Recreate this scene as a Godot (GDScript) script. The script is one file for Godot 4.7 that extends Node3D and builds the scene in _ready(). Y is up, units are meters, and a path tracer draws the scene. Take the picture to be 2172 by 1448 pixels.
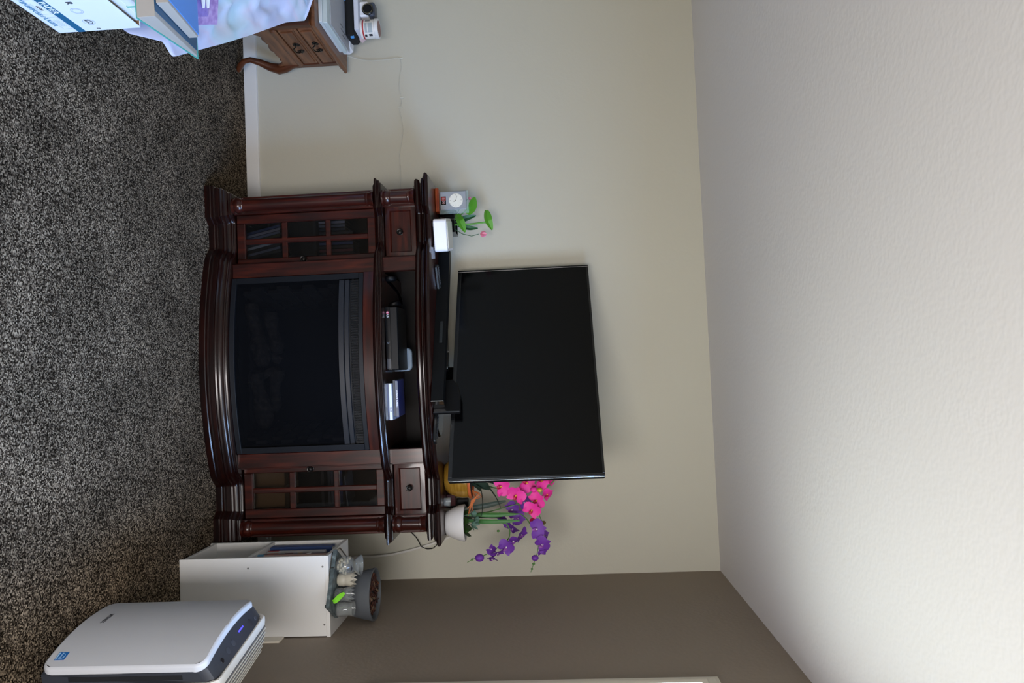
extends Node3D
# A living-room corner photographed with the camera turned on its side. Metres, y up, back wall at z = 0.

class B:
	var v := PackedVector3Array()
	var t := PackedVector2Array()
	func tri(a: Vector3, b: Vector3, c: Vector3):
		v.append(a); v.append(b); v.append(c)
	func quad(a: Vector3, b: Vector3, c: Vector3, d: Vector3):
		tri(a, b, c); tri(a, c, d)
	func away(o: Vector3, a: Vector3, b: Vector3, c: Vector3):
		if (b - a).cross(c - a).dot((a + b + c) / 3.0 - o) < 0.0: tri(a, c, b)
		else: tri(a, b, c)
	func box(c: Vector3, s: Vector3, bev := 0.0015, xf := Transform3D()):
		var h := s * 0.5
		var bv := minf(bev, minf(h.x, minf(h.y, h.z)) * 0.49)
		var o := xf * c
		for a in 3:
			var b := (a + 1) % 3
			var d := (a + 2) % 3
			for s1 in [-1.0, 1.0]:
				var p := []
				for k in [[-1, -1], [1, -1], [1, 1], [-1, 1]]:
					var q := Vector3()
					q[a] = h[a] * s1; q[b] = (h[b] - bv) * k[0]; q[d] = (h[d] - bv) * k[1]
					p.append(xf * (c + q))
				away(o, p[0], p[1], p[2]); away(o, p[0], p[2], p[3])
				if bv > 0.0:
					for s2 in [-1.0, 1.0]:
						var e := []
						for k in [[0, -1], [0, 1], [1, 1], [1, -1]]:
							var q := Vector3()
							q[a] = (h[a] - (bv if k[0] else 0.0)) * s1
							q[b] = (h[b] - (0.0 if k[0] else bv)) * s2
							q[d] = (h[d] - bv) * k[1]
							e.append(xf * (c + q))
						away(o, e[0], e[1], e[2]); away(o, e[0], e[2], e[3])
		if bv > 0.0:
			for sx in [-1.0, 1.0]:
				for sy in [-1.0, 1.0]:
					for sz in [-1.0, 1.0]:
						var g := Vector3(sx, sy, sz)
						away(o, xf * (c + g * (h - Vector3(0, bv, bv))), xf * (c + g * (h - Vector3(bv, 0, bv))), xf * (c + g * (h - Vector3(bv, bv, 0))))
	func bar(a: Vector3, b: Vector3, bev := 0.0015):
		box((a + b) * 0.5, (b - a).abs(), bev)
	func lathe(prof: Array, seg := 24, xf := Transform3D(), wob := 0.0, a0 := 0.0, a1 := TAU):
		for i in seg:
			var u := a0 + (a1 - a0) * i / seg
			var w := a0 + (a1 - a0) * (i + 1) / seg
			for j in prof.size() - 1:
				var p: Vector2 = prof[j]
				var q: Vector2 = prof[j + 1]
				var a := xf * Vector3(p.x * cos(u), p.y, -p.x * sin(u))
				var b := xf * Vector3(p.x * cos(w), p.y, -p.x * sin(w))
				var c := xf * Vector3(q.x * cos(w), q.y, -q.x * sin(w))
				var d := xf * Vector3(q.x * cos(u), q.y, -q.x * sin(u))
				if p.x > 1e-6: tri(a, b, c)
				if q.x > 1e-6: tri(a, c, d)
	func tube(pts: Array, r, seg := 8, caps := true, flat := Vector2.ONE):
		var rings := []
		var up := Vector3.UP
		for i in pts.size():
			var d: Vector3 = (pts[mini(i + 1, pts.size() - 1)] - pts[maxi(i - 1, 0)]).normalized()
			var s := d.cross(up)
			if s.length() < 0.05: s = d.cross(Vector3.RIGHT)
			s = s.normalized()
			var n := s.cross(d).normalized()
			up = n
			var rr: float = r[i] if r is Array else r
			var ring := []
			for k in seg:
				var an := TAU * k / seg
				ring.append(pts[i] + s * cos(an) * rr * flat.x + n * sin(an) * rr * flat.y)
			rings.append(ring)
		for i in pts.size() - 1:
			var o: Vector3 = (pts[i] + pts[i + 1]) * 0.5
			for k in seg:
				var m := (k + 1) % seg
				away(o, rings[i][k], rings[i][m], rings[i + 1][m]); away(o, rings[i][k], rings[i + 1][m], rings[i + 1][k])
		if caps:
			for e in [0, pts.size() - 1]:
				var o: Vector3 = pts[1] if e == 0 else pts[pts.size() - 2]
				for k in seg:
					away(o, pts[e], rings[e][k], rings[e][(k + 1) % seg])
	func sweep(path: Array, prof: Array, closed := false):
		var n := path.size()
		var outs := []
		for i in n:
			var d0 := Vector2.ZERO
			var d1 := Vector2.ZERO
			if i > 0 or closed: d0 = (path[i] - path[(i - 1 + n) % n]).normalized()
			if i < n - 1 or closed: d1 = (path[(i + 1) % n] - path[i]).normalized()
			if d0 == Vector2.ZERO: d0 = d1
			if d1 == Vector2.ZERO: d1 = d0
			var n0 := Vector2(-d0.y, d0.x)
			var n1 := Vector2(-d1.y, d1.x)
			outs.append((n0 + n1) / maxf(0.3, 1.0 + n0.dot(n1)))
		for i in (n if closed else n - 1):
			var k := (i + 1) % n
			for j in prof.size() - 1:
				var p: Vector2 = prof[j]
				var q: Vector2 = prof[j + 1]
				var a: Vector2 = path[i] + outs[i] * p.x
				var b: Vector2 = path[k] + outs[k] * p.x
				var c: Vector2 = path[k] + outs[k] * q.x
				var d: Vector2 = path[i] + outs[i] * q.x
				quad(Vector3(a.x, p.y, a.y), Vector3(b.x, p.y, b.y), Vector3(c.x, q.y, c.y), Vector3(d.x, q.y, d.y))
		return outs
	func cap(poly: Array, y: float, up := true):
		var pk := PackedVector2Array(poly)
		var ix := Geometry2D.triangulate_polygon(pk)
		for i in range(0, ix.size(), 3):
			var p := []
			for k in 3: p.append(Vector3(pk[ix[i + k]].x, y, pk[ix[i + k]].y))
			away(Vector3(p[0].x, y + (-1.0 if up else 1.0), p[0].z), p[0], p[1], p[2])
	# a polygon in xy, from z = 0 to z = d, with a small chamfer on both rims
	func prism(poly: Array, d: float, xf := Transform3D(), bev := 0.0):
		var pk := PackedVector2Array(poly)
		var area := 0.0
		for i in pk.size(): area += pk[i].cross(pk[(i + 1) % pk.size()])
		if area < 0.0: pk.reverse()
		var n := pk.size()
		var inn := PackedVector2Array()
		for i in n:
			var d0 := (pk[i] - pk[(i - 1 + n) % n]).normalized()
			var d1 := (pk[(i + 1) % n] - pk[i]).normalized()
			var m := (Vector2(-d0.y, d0.x) + Vector2(-d1.y, d1.x)) / maxf(0.4, 1.0 + d0.dot(d1))
			inn.append(pk[i] + m * bev)
		var lv := [[inn, 0.0], [pk, bev], [pk, d - bev], [inn, d]]
		for l in 3:
			if bev <= 0.0 and l != 1: continue
			for i in n:
				var k := (i + 1) % n
				var a: PackedVector2Array = lv[l][0]
				var b: PackedVector2Array = lv[l + 1][0]
				quad(xf * Vector3(a[i].x, a[i].y, lv[l][1]), xf * Vector3(a[k].x, a[k].y, lv[l][1]), xf * Vector3(b[k].x, b[k].y, lv[l + 1][1]), xf * Vector3(b[i].x, b[i].y, lv[l + 1][1]))
		var ix := Geometry2D.triangulate_polygon(inn)
		var o := xf * Vector3(inn[0].x, inn[0].y, d * 0.5)
		var ax := xf.basis.z
		for i in range(0, ix.size(), 3):
			for z in [0.0, d]:
				var p := []
				for k in 3: p.append(xf * Vector3(inn[ix[i + k]].x, inn[ix[i + k]].y, z))
				away(p[0] - ax * (1.0 if z > 0.0 else -1.0), p[0], p[1], p[2])
	func ball(c: Vector3, r: Vector3, seg := 12, rows := 8, xf := Transform3D()):
		var pr := []
		for j in rows + 1:
			var a := -PI / 2 + PI * j / rows
			pr.append(Vector2(cos(a) if j > 0 and j < rows else 0.0, sin(a)))
		lathe(pr, seg, xf * Transform3D(Basis.from_scale(r), c))
	func grid(nu: int, nv: int, f: Callable, wrap := false):
		var p := []
		for i in nu + 1:
			var row := []
			for j in nv + 1: row.append(f.call(float(i) / nu, float(j) / nv))
			p.append(row)
		for i in nu:
			for j in nv: quad(p[i][j], p[i + 1][j], p[i + 1][j + 1], p[i][j + 1])
	func done(crease := 40.0) -> ArrayMesh:
		var nt := v.size() / 3
		var fn := PackedVector3Array()
		var un := PackedVector3Array()
		var at := {}
		for i in nt:
			var c := (v[i * 3 + 1] - v[i * 3]).cross(v[i * 3 + 2] - v[i * 3])
			fn.append(c); un.append(c.normalized())
			for k in 3:
				var key := Vector3i((v[i * 3 + k] * 20000.0).round())
				if at.has(key): at[key].append(i)
				else: at[key] = [i]
		var cs := cos(deg_to_rad(crease))
		var vv := PackedVector3Array()
		var nn := PackedVector3Array()
		var tt := PackedVector2Array()
		for i in nt:
			for k in [0, 2, 1]:
				var p := v[i * 3 + k]
				var s := Vector3.ZERO
				if crease > 0.0:
					for m in at[Vector3i((p * 20000.0).round())]:
						if un[i].dot(un[m]) >= cs: s += fn[m]
				vv.append(p); nn.append(s.normalized() if s.length_squared() > 1e-24 else un[i])
				if t.size(): tt.append(t[i * 3 + k])
		var ar := []
		ar.resize(Mesh.ARRAY_MAX)
		ar[Mesh.ARRAY_VERTEX] = vv
		ar[Mesh.ARRAY_NORMAL] = nn
		if t.size(): ar[Mesh.ARRAY_TEX_UV] = tt
		var m := ArrayMesh.new()
		m.add_surface_from_arrays(Mesh.PRIMITIVE_TRIANGLES, ar)
		return m

var M := {}
var used := {}
var rng := RandomNumberGenerator.new()

func numbered(called: String) -> String:
	var n: int = used.get(called, 0)
	used[called] = n + 1
	return called if n == 0 else "%s_%03d" % [called, n]

func obj(called: String, b, m: Material, parent: Node = self, crease := 40.0) -> MeshInstance3D:
	var o := MeshInstance3D.new()
	o.mesh = b.done(crease) if b is B else b
	o.material_override = m
	o.cast_shadow = GeometryInstance3D.SHADOW_CASTING_SETTING_ON
	o.name = numbered(called) if parent == self else called
	parent.add_child(o, true)
	return o

func tag(o: Node, label: String, category: String, group := "") -> Node:
	o.set_meta("label", label); o.set_meta("category", category)
	if group: o.set_meta("group", group)
	return o

func thing(called: String, label: String, category: String, at := Vector3.ZERO, turn := 0.0, group := "") -> Node3D:
	var o := Node3D.new()
	o.name = numbered(called)
	add_child(o)
	o.position = at; o.rotation.y = turn
	tag(o, label, category, group)
	return o

func struct(called: String, b, m: Material, crease := 40.0) -> MeshInstance3D:
	var o := obj(called, b, m, self, crease)
	o.set_meta("kind", "structure")
	return o

func frame(origin: Vector3, x: Vector3, y: Vector3) -> Transform3D:
	var z := x.cross(y).normalized()
	return Transform3D(Basis(x.normalized(), z.cross(x).normalized(), z), origin)

func words(called: String, text: String, h: float, xf: Transform3D, m: Material, parent: Node, font := "Droid Sans", bold := false, depth := 0.0006, stretch := 1.0):
	var tm := TextMesh.new()
	var f := SystemFont.new()
	f.font_names = [font]
	if bold: f.font_weight = 700
	tm.font = f
	tm.text = text
	tm.font_size = 32
	tm.pixel_size = h / 23.0
	tm.depth = depth
	var o := MeshInstance3D.new()
	o.mesh = tm
	o.material_override = m
	o.name = called
	o.transform = xf * Transform3D(Basis.from_scale(Vector3(stretch, 1, 1)), Vector3.ZERO)
	parent.add_child(o, true)
	return o

func noise(freq: float, size := 512, ramp = null, octaves := 3, type := FastNoiseLite.TYPE_SIMPLEX_SMOOTH, normal := false, sd := 3) -> NoiseTexture2D:
	var n := FastNoiseLite.new()
	n.noise_type = type
	n.frequency = freq
	n.seed = sd
	n.fractal_octaves = octaves
	var tx := NoiseTexture2D.new()
	tx.width = size; tx.height = size
	tx.seamless = true
	tx.noise = n
	tx.as_normal_map = normal
	if ramp:
		var g := Gradient.new()
		var offs := PackedFloat32Array()
		var cols := PackedColorArray()
		for k in ramp:
			offs.append(k[0]); cols.append(Color(k[1]))
		g.offsets = offs; g.colors = cols
		tx.color_ramp = g
	return tx

func mat(color: String, rough := 0.6, metal := 0.0, extra := {}) -> StandardMaterial3D:
	var m := StandardMaterial3D.new()
	m.albedo_color = Color(color)
	m.roughness = rough
	m.metallic = metal
	m.cull_mode = BaseMaterial3D.CULL_DISABLED
	for k in extra: m.set(k, extra[k])
	return m

func tri(m: StandardMaterial3D, scale: Vector3, world := false) -> StandardMaterial3D:
	m.uv1_triplanar = true
	m.uv1_world_triplanar = world
	m.uv1_scale = scale
	return m

func stage():
	var cam := Camera3D.new()
	cam.name = "camera"
	var right := Vector3(0.99847394, -0.04382354, -0.03360496)
	var up := Vector3(0.0419012, 0.99755567, -0.05591936)
	var fwd := Vector3(-0.0359734, -0.05442594, -0.9978696)
	cam.transform = Transform3D(Basis(up, -right, -fwd), Vector3(0, 1.6266, 4.0054))   # held on its side: the picture's right is the room's up
	cam.fov = rad_to_deg(2.0 * atan(724.0 / 1600.0))
	cam.near = 0.05; cam.far = 60.0
	add_child(cam)
	cam.current = true
	var sky_mat := ProceduralSkyMaterial.new()
	sky_mat.sky_top_color = Color(0.34, 0.5, 0.78)
	sky_mat.sky_horizon_color = Color(0.72, 0.78, 0.85)
	sky_mat.ground_bottom_color = Color(0.3, 0.32, 0.28)
	sky_mat.ground_horizon_color = Color(0.6, 0.63, 0.62)
	sky_mat.energy_multiplier = 1.5
	var sky := Sky.new()
	sky.sky_material = sky_mat
	var env := Environment.new()
	env.background_mode = Environment.BG_SKY
	env.sky = sky
	env.tonemap_mode = Environment.TONE_MAPPER_LINEAR
	env.tonemap_exposure = 1.0
	env.sdfgi_enabled = true; env.ssao_enabled = true; env.ssil_enabled = true
	var we := WorldEnvironment.new()
	we.name = "environment"
	we.environment = env
	add_child(we)
	# daylight: the sky above and the sunlit garden below the window in the right wall, and the glass door behind the camera
	daylight("window_daylight", Vector3(1.084, 1.525, 2.297), Vector3(0.0, 1.525, 2.297), Vector2(1.9, 1.23), Color(1.0, 1.0, 0.93), 1.0)
	daylight("sky_daylight", Vector3(2.7, 3.1, 3.0), Vector3(1.3, 2.3, 2.7), Vector2(5.0, 2.6), Color(0.56, 0.75, 1.0), 10.5)
	daylight("door_daylight", Vector3(0.6, 1.05, 5.39), Vector3(0.6, 1.05, 3.0), Vector2(0.9, 2.0), Color(1.0, 0.98, 0.97), 6.6)

func daylight(called: String, at: Vector3, to: Vector3, size: Vector2, c: Color, e: float):
	var l := AreaLight3D.new()
	l.name = called
	l.area_size = size
	l.area_normalize_energy = false
	l.light_color = c
	l.light_energy = e
	l.area_range = 12.0
	l.area_attenuation = 2.0
	l.shadow_enabled = true
	add_child(l)
	l.look_at_from_position(at, to, Vector3.UP)

func materials():
	var pile := noise(0.06, 1024, [[0.0, "16130f"], [0.2, "2b2622"], [0.45, "524b45"], [0.65, "746c63"], [0.85, "9a9186"], [1.0, "c0b6a8"]], 1, FastNoiseLite.TYPE_CELLULAR)
	var lift := noise(0.06, 1024, null, 1, FastNoiseLite.TYPE_CELLULAR)
	for n in [pile, lift]:
		n.seamless = false
		n.noise.cellular_return_type = FastNoiseLite.RETURN_CELL_VALUE
		n.noise.cellular_jitter = 1.0
	var tread := noise(0.008, 512, [[0.0, "b4b4b4"], [0.5, "d8d8d8"], [1.0, "ffffff"]], 3)
	M.carpet = tri(mat("f6ead8", 1.0, 0.0, {"albedo_texture": pile, "heightmap_enabled": true, "heightmap_texture": lift, "heightmap_scale": 0.4}), Vector3.ONE * 4.0, true)
	M.carpet.metallic_specular = 0.1
	M.carpet.detail_enabled = true
	M.carpet.detail_blend_mode = BaseMaterial3D.BLEND_MODE_MUL
	M.carpet.detail_albedo = tread
	M.carpet.detail_uv_layer = BaseMaterial3D.DETAIL_UV_2
	M.carpet.uv2_triplanar = true
	M.carpet.uv2_world_triplanar = true
	M.carpet.uv2_scale = Vector3.ONE * 0.6
	var peel := noise(0.03, 512, null, 2)
	M.wall = tri(mat("b9b6a8", 0.75, 0.0, {"heightmap_enabled": true, "heightmap_texture": peel, "heightmap_scale": 0.05}), Vector3.ONE * 2.5, true)
	M.taupe = tri(mat("8d8072", 0.7, 0.0, {"heightmap_enabled": true, "heightmap_texture": peel, "heightmap_scale": 0.05}), Vector3.ONE * 2.5, true)
	M.ceiling = tri(mat("d9d6d6", 0.8, 0.0, {"heightmap_enabled": true, "heightmap_texture": peel, "heightmap_scale": 0.05}), Vector3.ONE * 2.5, true)
	M.trim = mat("d4d3d0", 0.4)
	M.casing = mat("d8d0c0", 0.4)
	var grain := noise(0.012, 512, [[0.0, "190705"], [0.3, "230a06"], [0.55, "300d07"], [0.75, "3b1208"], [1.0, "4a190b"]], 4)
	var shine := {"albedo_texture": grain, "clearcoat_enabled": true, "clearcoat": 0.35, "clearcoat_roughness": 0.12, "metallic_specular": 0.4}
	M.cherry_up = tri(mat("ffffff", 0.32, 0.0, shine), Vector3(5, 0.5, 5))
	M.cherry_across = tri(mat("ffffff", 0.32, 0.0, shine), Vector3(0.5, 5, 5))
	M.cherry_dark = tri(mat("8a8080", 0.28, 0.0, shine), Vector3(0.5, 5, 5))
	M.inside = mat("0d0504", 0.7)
	M.bronze = mat("15120f", 0.32, 0.6)
	M.pane = mat("a0a8a8", 0.04, 0.0, {"transparency": BaseMaterial3D.TRANSPARENCY_ALPHA})
	M.pane.albedo_color = Color(0.02, 0.022, 0.022, 0.4)
	M.window_pane = mat("ffffff", 0.03, 0.0, {"transparency": BaseMaterial3D.TRANSPARENCY_ALPHA})
	M.window_pane.albedo_color = Color(0.9, 0.95, 0.95, 0.04)
	M.black = mat("060607", 0.45, 0.0, {"metallic_specular": 0.3})
	M.black_gloss = mat("030304", 0.14, 0.0, {"metallic_specular": 0.4})
	M.graphite = mat("22252a", 0.4)
	M.white_plastic = mat("d9dade", 0.35)
	M.white_board = mat("d2d1ce", 0.4)
	M.paper = mat("dcdcda", 0.7)
	M.chrome = mat("c8c8c8", 0.15, 1.0)

func room():
	var xr := 1.0907
	var xl := -2.2
	var zf := 5.4
	var h := 2.44
	var b := B.new()
	b.bar(Vector3(xl - 0.2, -0.12, -0.2), Vector3(xr + 0.2, 0, zf + 0.2), 0.0)
	struct("floor", b, M.carpet)
	b = B.new()
	b.bar(Vector3(xl - 0.2, h, -0.2), Vector3(xr + 0.2, h + 0.15, zf + 0.2), 0.0)
	struct("ceiling", b, M.ceiling)
	b = B.new()
	b.bar(Vector3(xl - 0.15, 0, -0.15), Vector3(xr + 0.15, h, 0), 0.0)
	struct("wall_back", b, M.wall)
	b = B.new()
	b.bar(Vector3(xl - 0.15, 0, 0), Vector3(xl, h, zf), 0.0)
	struct("wall_left", b, M.wall)
	# right wall with the window opening
	var z0 := 1.345
	var z1 := 3.25
	var y0 := 0.91
	var y1 := 2.14
	b = B.new()
	b.bar(Vector3(xr, 0, 0), Vector3(xr + 0.15, h, z0), 0.0)
	b.bar(Vector3(xr, 0, z1), Vector3(xr + 0.15, h, zf), 0.0)
	b.bar(Vector3(xr, 0, z0), Vector3(xr + 0.15, y0, z1), 0.0)
	b.bar(Vector3(xr, y1, z0), Vector3(xr + 0.15, h, z1), 0.0)
	struct("wall_right", b, M.taupe)
	var w := Node3D.new()
	w.name = "window_1"
	w.set_meta("kind", "structure")
	add_child(w)
	# moulded picture-frame casing, swept round the opening (path in z and y, turned onto the wall)
	var prof := [Vector2(0.065, 0.0), Vector2(0.065, 0.016), Vector2(0.058, 0.019), Vector2(0.046, 0.019), Vector2(0.043, 0.014), Vector2(0.02, 0.013), Vector2(0.014, 0.009), Vector2(0.004, 0.009), Vector2(0.0, 0.006), Vector2(0.0, -0.15)]
	b = B.new()
	var c := B.new()
	c.sweep([Vector2(z0, -y0), Vector2(z0, -y1), Vector2(z1, -y1), Vector2(z1, -y0)], prof, true)
	for i in c.v.size(): b.v.append(Vector3(xr - c.v[i].y, -c.v[i].z, c.v[i].x))
	obj("window_casing", b, M.casing, w)
	b = B.new()
	for k in [[z0, z0 + 0.05], [z1 - 0.05, z1], [(z0 + z1) / 2 - 0.03, (z0 + z1) / 2 + 0.03]]:
		b.bar(Vector3(xr + 0.06, y0, k[0]), Vector3(xr + 0.1, y1, k[1]))
	for k in [[y0, y0 + 0.05], [y1 - 0.05, y1]]:
		b.bar(Vector3(xr + 0.06, k[0], z0), Vector3(xr + 0.1, k[1], z1))
	obj("window_sash", b, M.white_plastic, w)
	for k in [[z0 + 0.05, (z0 + z1) / 2 - 0.03], [(z0 + z1) / 2 + 0.03, z1 - 0.05]]:
		b = B.new()
		b.bar(Vector3(xr + 0.078, y0 + 0.05, k[0]), Vector3(xr + 0.082, y1 - 0.05, k[1]), 0.0)
		obj("pane", b, M.window_pane, w)
	# wall behind the camera with a glass door
	b = B.new()
	b.bar(Vector3(xl, 0, zf), Vector3(0.13, h, zf + 0.15), 0.0)
	b.bar(Vector3(1.05, 0, zf), Vector3(xr, h, zf + 0.15), 0.0)
	b.bar(Vector3(0.13, 2.1, zf), Vector3(1.05, h, zf + 0.15), 0.0)
	struct("wall_front", b, M.wall)
	var d := Node3D.new()
	d.name = "door_1"
	d.set_meta("kind", "structure")
	add_child(d)
	b = B.new()
	for k in [0.13, 0.98]: b.bar(Vector3(k, 0.0, zf + 0.05), Vector3(k + 0.07, 2.1, zf + 0.1))
	b.bar(Vector3(0.13, 0.0, zf + 0.05), Vector3(1.05, 0.08, zf + 0.1))
	b.bar(Vector3(0.13, 2.02, zf + 0.05), Vector3(1.05, 2.1, zf + 0.1))
	obj("door_frame", b, M.white_plastic, d)
	for k in [[0.2, 0.98]]:
		b = B.new()
		b.bar(Vector3(k[0], 0.08, zf + 0.07), Vector3(k[1], 2.02, zf + 0.075), 0.0)
		obj("pane", b, M.window_pane, d)
	# baseboards
	for k in [["baseboard_back", [Vector2(xl, 0), Vector2(xr, 0)]], ["baseboard_right", [Vector2(xr, 0), Vector2(xr, zf)]], ["baseboard_left", [Vector2(xl, zf), Vector2(xl, 0)]]]:
		b = B.new()
		b.sweep(k[1], [Vector2(0.0, 0.0), Vector2(0.012, 0.0), Vector2(0.012, 0.062), Vector2(0.009, 0.068), Vector2(0.0, 0.071)])
		struct(k[0], b, M.trim)
	b = B.new()
	b.bar(Vector3(-14, -0.5, -14), Vector3(14, -0.3, 18), 0.0)
	struct("ground", b, mat("7d8468", 0.9))

func bow(u: float) -> float:
	return 0.58 - 0.34 * u * u

func arc(u0: float, u1: float, n := 20, off := 0.0) -> Array:
	var p := []
	for i in n + 1:
		var u := u0 + (u1 - u0) * i / n
		p.append(Vector2(u, bow(u) + off))
	return p

# a bar that follows the bowed front, as a closed rectangular section
func arcbar(b: B, u0: float, u1: float, y0: float, y1: float, zin: float, zout: float, c := 0.002, n := 20):
	var p := arc(u0, u1, n)
	b.sweep(p, [Vector2(zin, y0), Vector2(zout - c, y0), Vector2(zout, y0 + c), Vector2(zout, y1 - c), Vector2(zout - c, y1), Vector2(zin, y1), Vector2(zin, y0)])
	for u in [u0, u1]:
		var z := bow(u)
		var q := [Vector3(u, y0, z + zin), Vector3(u, y0, z + zout - c), Vector3(u, y1, z + zout - c), Vector3(u, y1, z + zin)]
		b.quad(q[0], q[1], q[2], q[3])

func front_path() -> Array:
	var half := [Vector2(0.485, 0.500), Vector2(0.497, 0.492), Vector2(0.512, 0.475), Vector2(0.53, 0.455), Vector2(0.552, 0.443), Vector2(0.57, 0.441), Vector2(0.69, 0.441), Vector2(0.703, 0.444), Vector2(0.716, 0.455), Vector2(0.727, 0.468), Vector2(0.735, 0.477), Vector2(0.815, 0.477), Vector2(0.815, 0.03)]
	var p := []
	for i in range(half.size() - 1, -1, -1): p.append(Vector2(-half[i].x, half[i].y))
	for i in range(1, 24): p.append(Vector2(-0.485 + 0.97 * i / 24.0, bow(-0.485 + 0.97 * i / 24.0)))
	p.append_array(half)
	return p

func knob_profile() -> Array:
	return [Vector2(0, 0), Vector2(0.013, 0), Vector2(0.013, 0.003), Vector2(0.007, 0.005), Vector2(0.006, 0.012), Vector2(0.012, 0.016), Vector2(0.0155, 0.02), Vector2(0.0155, 0.024), Vector2(0.013, 0.027), Vector2(0.009, 0.0262), Vector2(0.006, 0.028), Vector2(0, 0.029)]

func console():
	var t := thing("media_console", "dark cherry wood media console with bowed front and glazed doors against the back wall", "console", Vector3(-0.066, 0, 0))
	var path := front_path()
	var b := B.new()
	# mouldings
	b.sweep(path, [Vector2(0.0, 0.0), Vector2(0.05, 0.0), Vector2(0.05, 0.026), Vector2(0.047, 0.03), Vector2(0.049, 0.036), Vector2(0.048, 0.042), Vector2(0.043, 0.046), Vector2(0.04, 0.047), Vector2(0.039, 0.062), Vector2(0.036, 0.064), Vector2(0.038, 0.07), Vector2(0.036, 0.077), Vector2(0.03, 0.081), Vector2(0.029, 0.09), Vector2(0.024, 0.097), Vector2(0.016, 0.101), Vector2(0.014, 0.105), Vector2(0.017, 0.109), Vector2(0.015, 0.115), Vector2(0.011, 0.118), Vector2(-0.03, 0.118)])
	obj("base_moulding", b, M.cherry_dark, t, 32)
	b = B.new()
	b.sweep(path, [Vector2(-0.03, 0.802), Vector2(0.012, 0.802), Vector2(0.018, 0.806), Vector2(0.022, 0.812), Vector2(0.034, 0.813), Vector2(0.041, 0.816), Vector2(0.043, 0.821), Vector2(0.041, 0.826), Vector2(0.035, 0.828), Vector2(0.033, 0.831), Vector2(0.035, 0.834), Vector2(0.032, 0.838), Vector2(0.024, 0.839), Vector2(0.022, 0.843), Vector2(0.012, 0.845), Vector2(-0.04, 0.845)])
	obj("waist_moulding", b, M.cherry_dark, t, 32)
	b = B.new()
	var top := [Vector2(-0.03, 0.998), Vector2(0.004, 0.998), Vector2(0.008, 1.002), Vector2(0.018, 1.002), Vector2(0.027, 1.006), Vector2(0.031, 1.013), Vector2(0.03, 1.021), Vector2(0.025, 1.027), Vector2(0.014, 1.03), Vector2(0.014, 1.034), Vector2(0.026, 1.036), Vector2(0.033, 1.041), Vector2(0.034, 1.046), Vector2(0.039, 1.048), Vector2(0.042, 1.052), Vector2(0.048, 1.053), Vector2(0.053, 1.057), Vector2(0.054, 1.062), Vector2(0.051, 1.068), Vector2(0.045, 1.072)]
	var outs: Array = b.sweep(path, top)
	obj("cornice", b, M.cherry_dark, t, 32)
	var rim := []
	for i in path.size(): rim.append(path[i] + outs[i] * 0.0452)
	b = B.new()
	b.cap(rim, 1.072, true)
	b.cap(rim, 1.05, false)
	obj("top_board", b, M.cherry_across, t)
	# carcass
	for s in [-1.0, 1.0]:
		b = B.new()
		b.bar(Vector3(s * 0.795, 0.05, 0.03), Vector3(s * 0.813, 1.0, 0.462))
		b.bar(Vector3(s * 0.475, 0.05, 0.03), Vector3(s * 0.493, 1.0, 0.47))
		b.bar(Vector3(s * 0.73, 0.11, 0.44), Vector3(s * 0.813, 0.81, 0.472), 0.003)
		b.bar(Vector3(s * 0.73, 0.84, 0.44), Vector3(s * 0.813, 1.0, 0.472), 0.003)
		b.bar(Vector3(s * 0.4165, 0.118, 0.46), Vector3(s * 0.484, 0.803, 0.506), 0.002)
		b.bar(Vector3(s * 0.4175, 0.84, 0.46), Vector3(s * 0.484, 0.999, 0.506), 0.002)
		obj("side_panel", b, M.cherry_up, t)
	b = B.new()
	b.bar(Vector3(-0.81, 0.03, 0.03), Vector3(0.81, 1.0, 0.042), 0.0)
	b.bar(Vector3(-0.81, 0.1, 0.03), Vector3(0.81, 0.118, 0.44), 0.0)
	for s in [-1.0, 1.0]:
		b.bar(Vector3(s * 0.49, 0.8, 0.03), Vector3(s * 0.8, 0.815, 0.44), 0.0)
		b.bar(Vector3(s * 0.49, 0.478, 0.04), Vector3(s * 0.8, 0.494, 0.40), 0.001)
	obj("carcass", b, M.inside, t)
	b = B.new()
	var deck := arc(-0.4175, 0.4175, 16, -0.002)
	deck.append(Vector2(0.4175, 0.04)); deck.append(Vector2(-0.4175, 0.04))
	b.cap(deck, 0.832, true)
	b.cap(deck, 0.80, false)
	obj("niche_floor", b, M.cherry_across, t)
	b = B.new()
	arcbar(b, -0.4165, 0.4165, 0.752, 0.806, -0.02, 0.0)
	obj("front_rail", b, M.cherry_across, t)
	# turned columns
	var low := [Vector2(0.037, 0.118), Vector2(0.037, 0.128), Vector2(0.031, 0.131), Vector2(0.036, 0.137), Vector2(0.0385, 0.147), Vector2(0.036, 0.158), Vector2(0.032, 0.164), Vector2(0.034, 0.168), Vector2(0.0305, 0.175), Vector2(0.0305, 0.765), Vector2(0.034, 0.77), Vector2(0.034, 0.777), Vector2(0.031, 0.78), Vector2(0.033, 0.786), Vector2(0.037, 0.796), Vector2(0.037, 0.804)]
	var high := [Vector2(0.039, 0.845), Vector2(0.039, 0.853), Vector2(0.034, 0.856), Vector2(0.037, 0.862), Vector2(0.0375, 0.872), Vector2(0.034, 0.879), Vector2(0.0345, 0.883), Vector2(0.03, 0.888), Vector2(0.03, 0.966), Vector2(0.033, 0.969), Vector2(0.033, 0.975), Vector2(0.031, 0.978), Vector2(0.036, 0.992), Vector2(0.037, 0.999)]
	for s in [-1.0, 1.0]:
		for pr in [low, high]:
			b = B.new()
			b.lathe(pr, 32, Transform3D(Basis(), Vector3(s * 0.771, 0, 0.476)))
			obj("column", b, M.cherry_up, t, 35)
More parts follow.
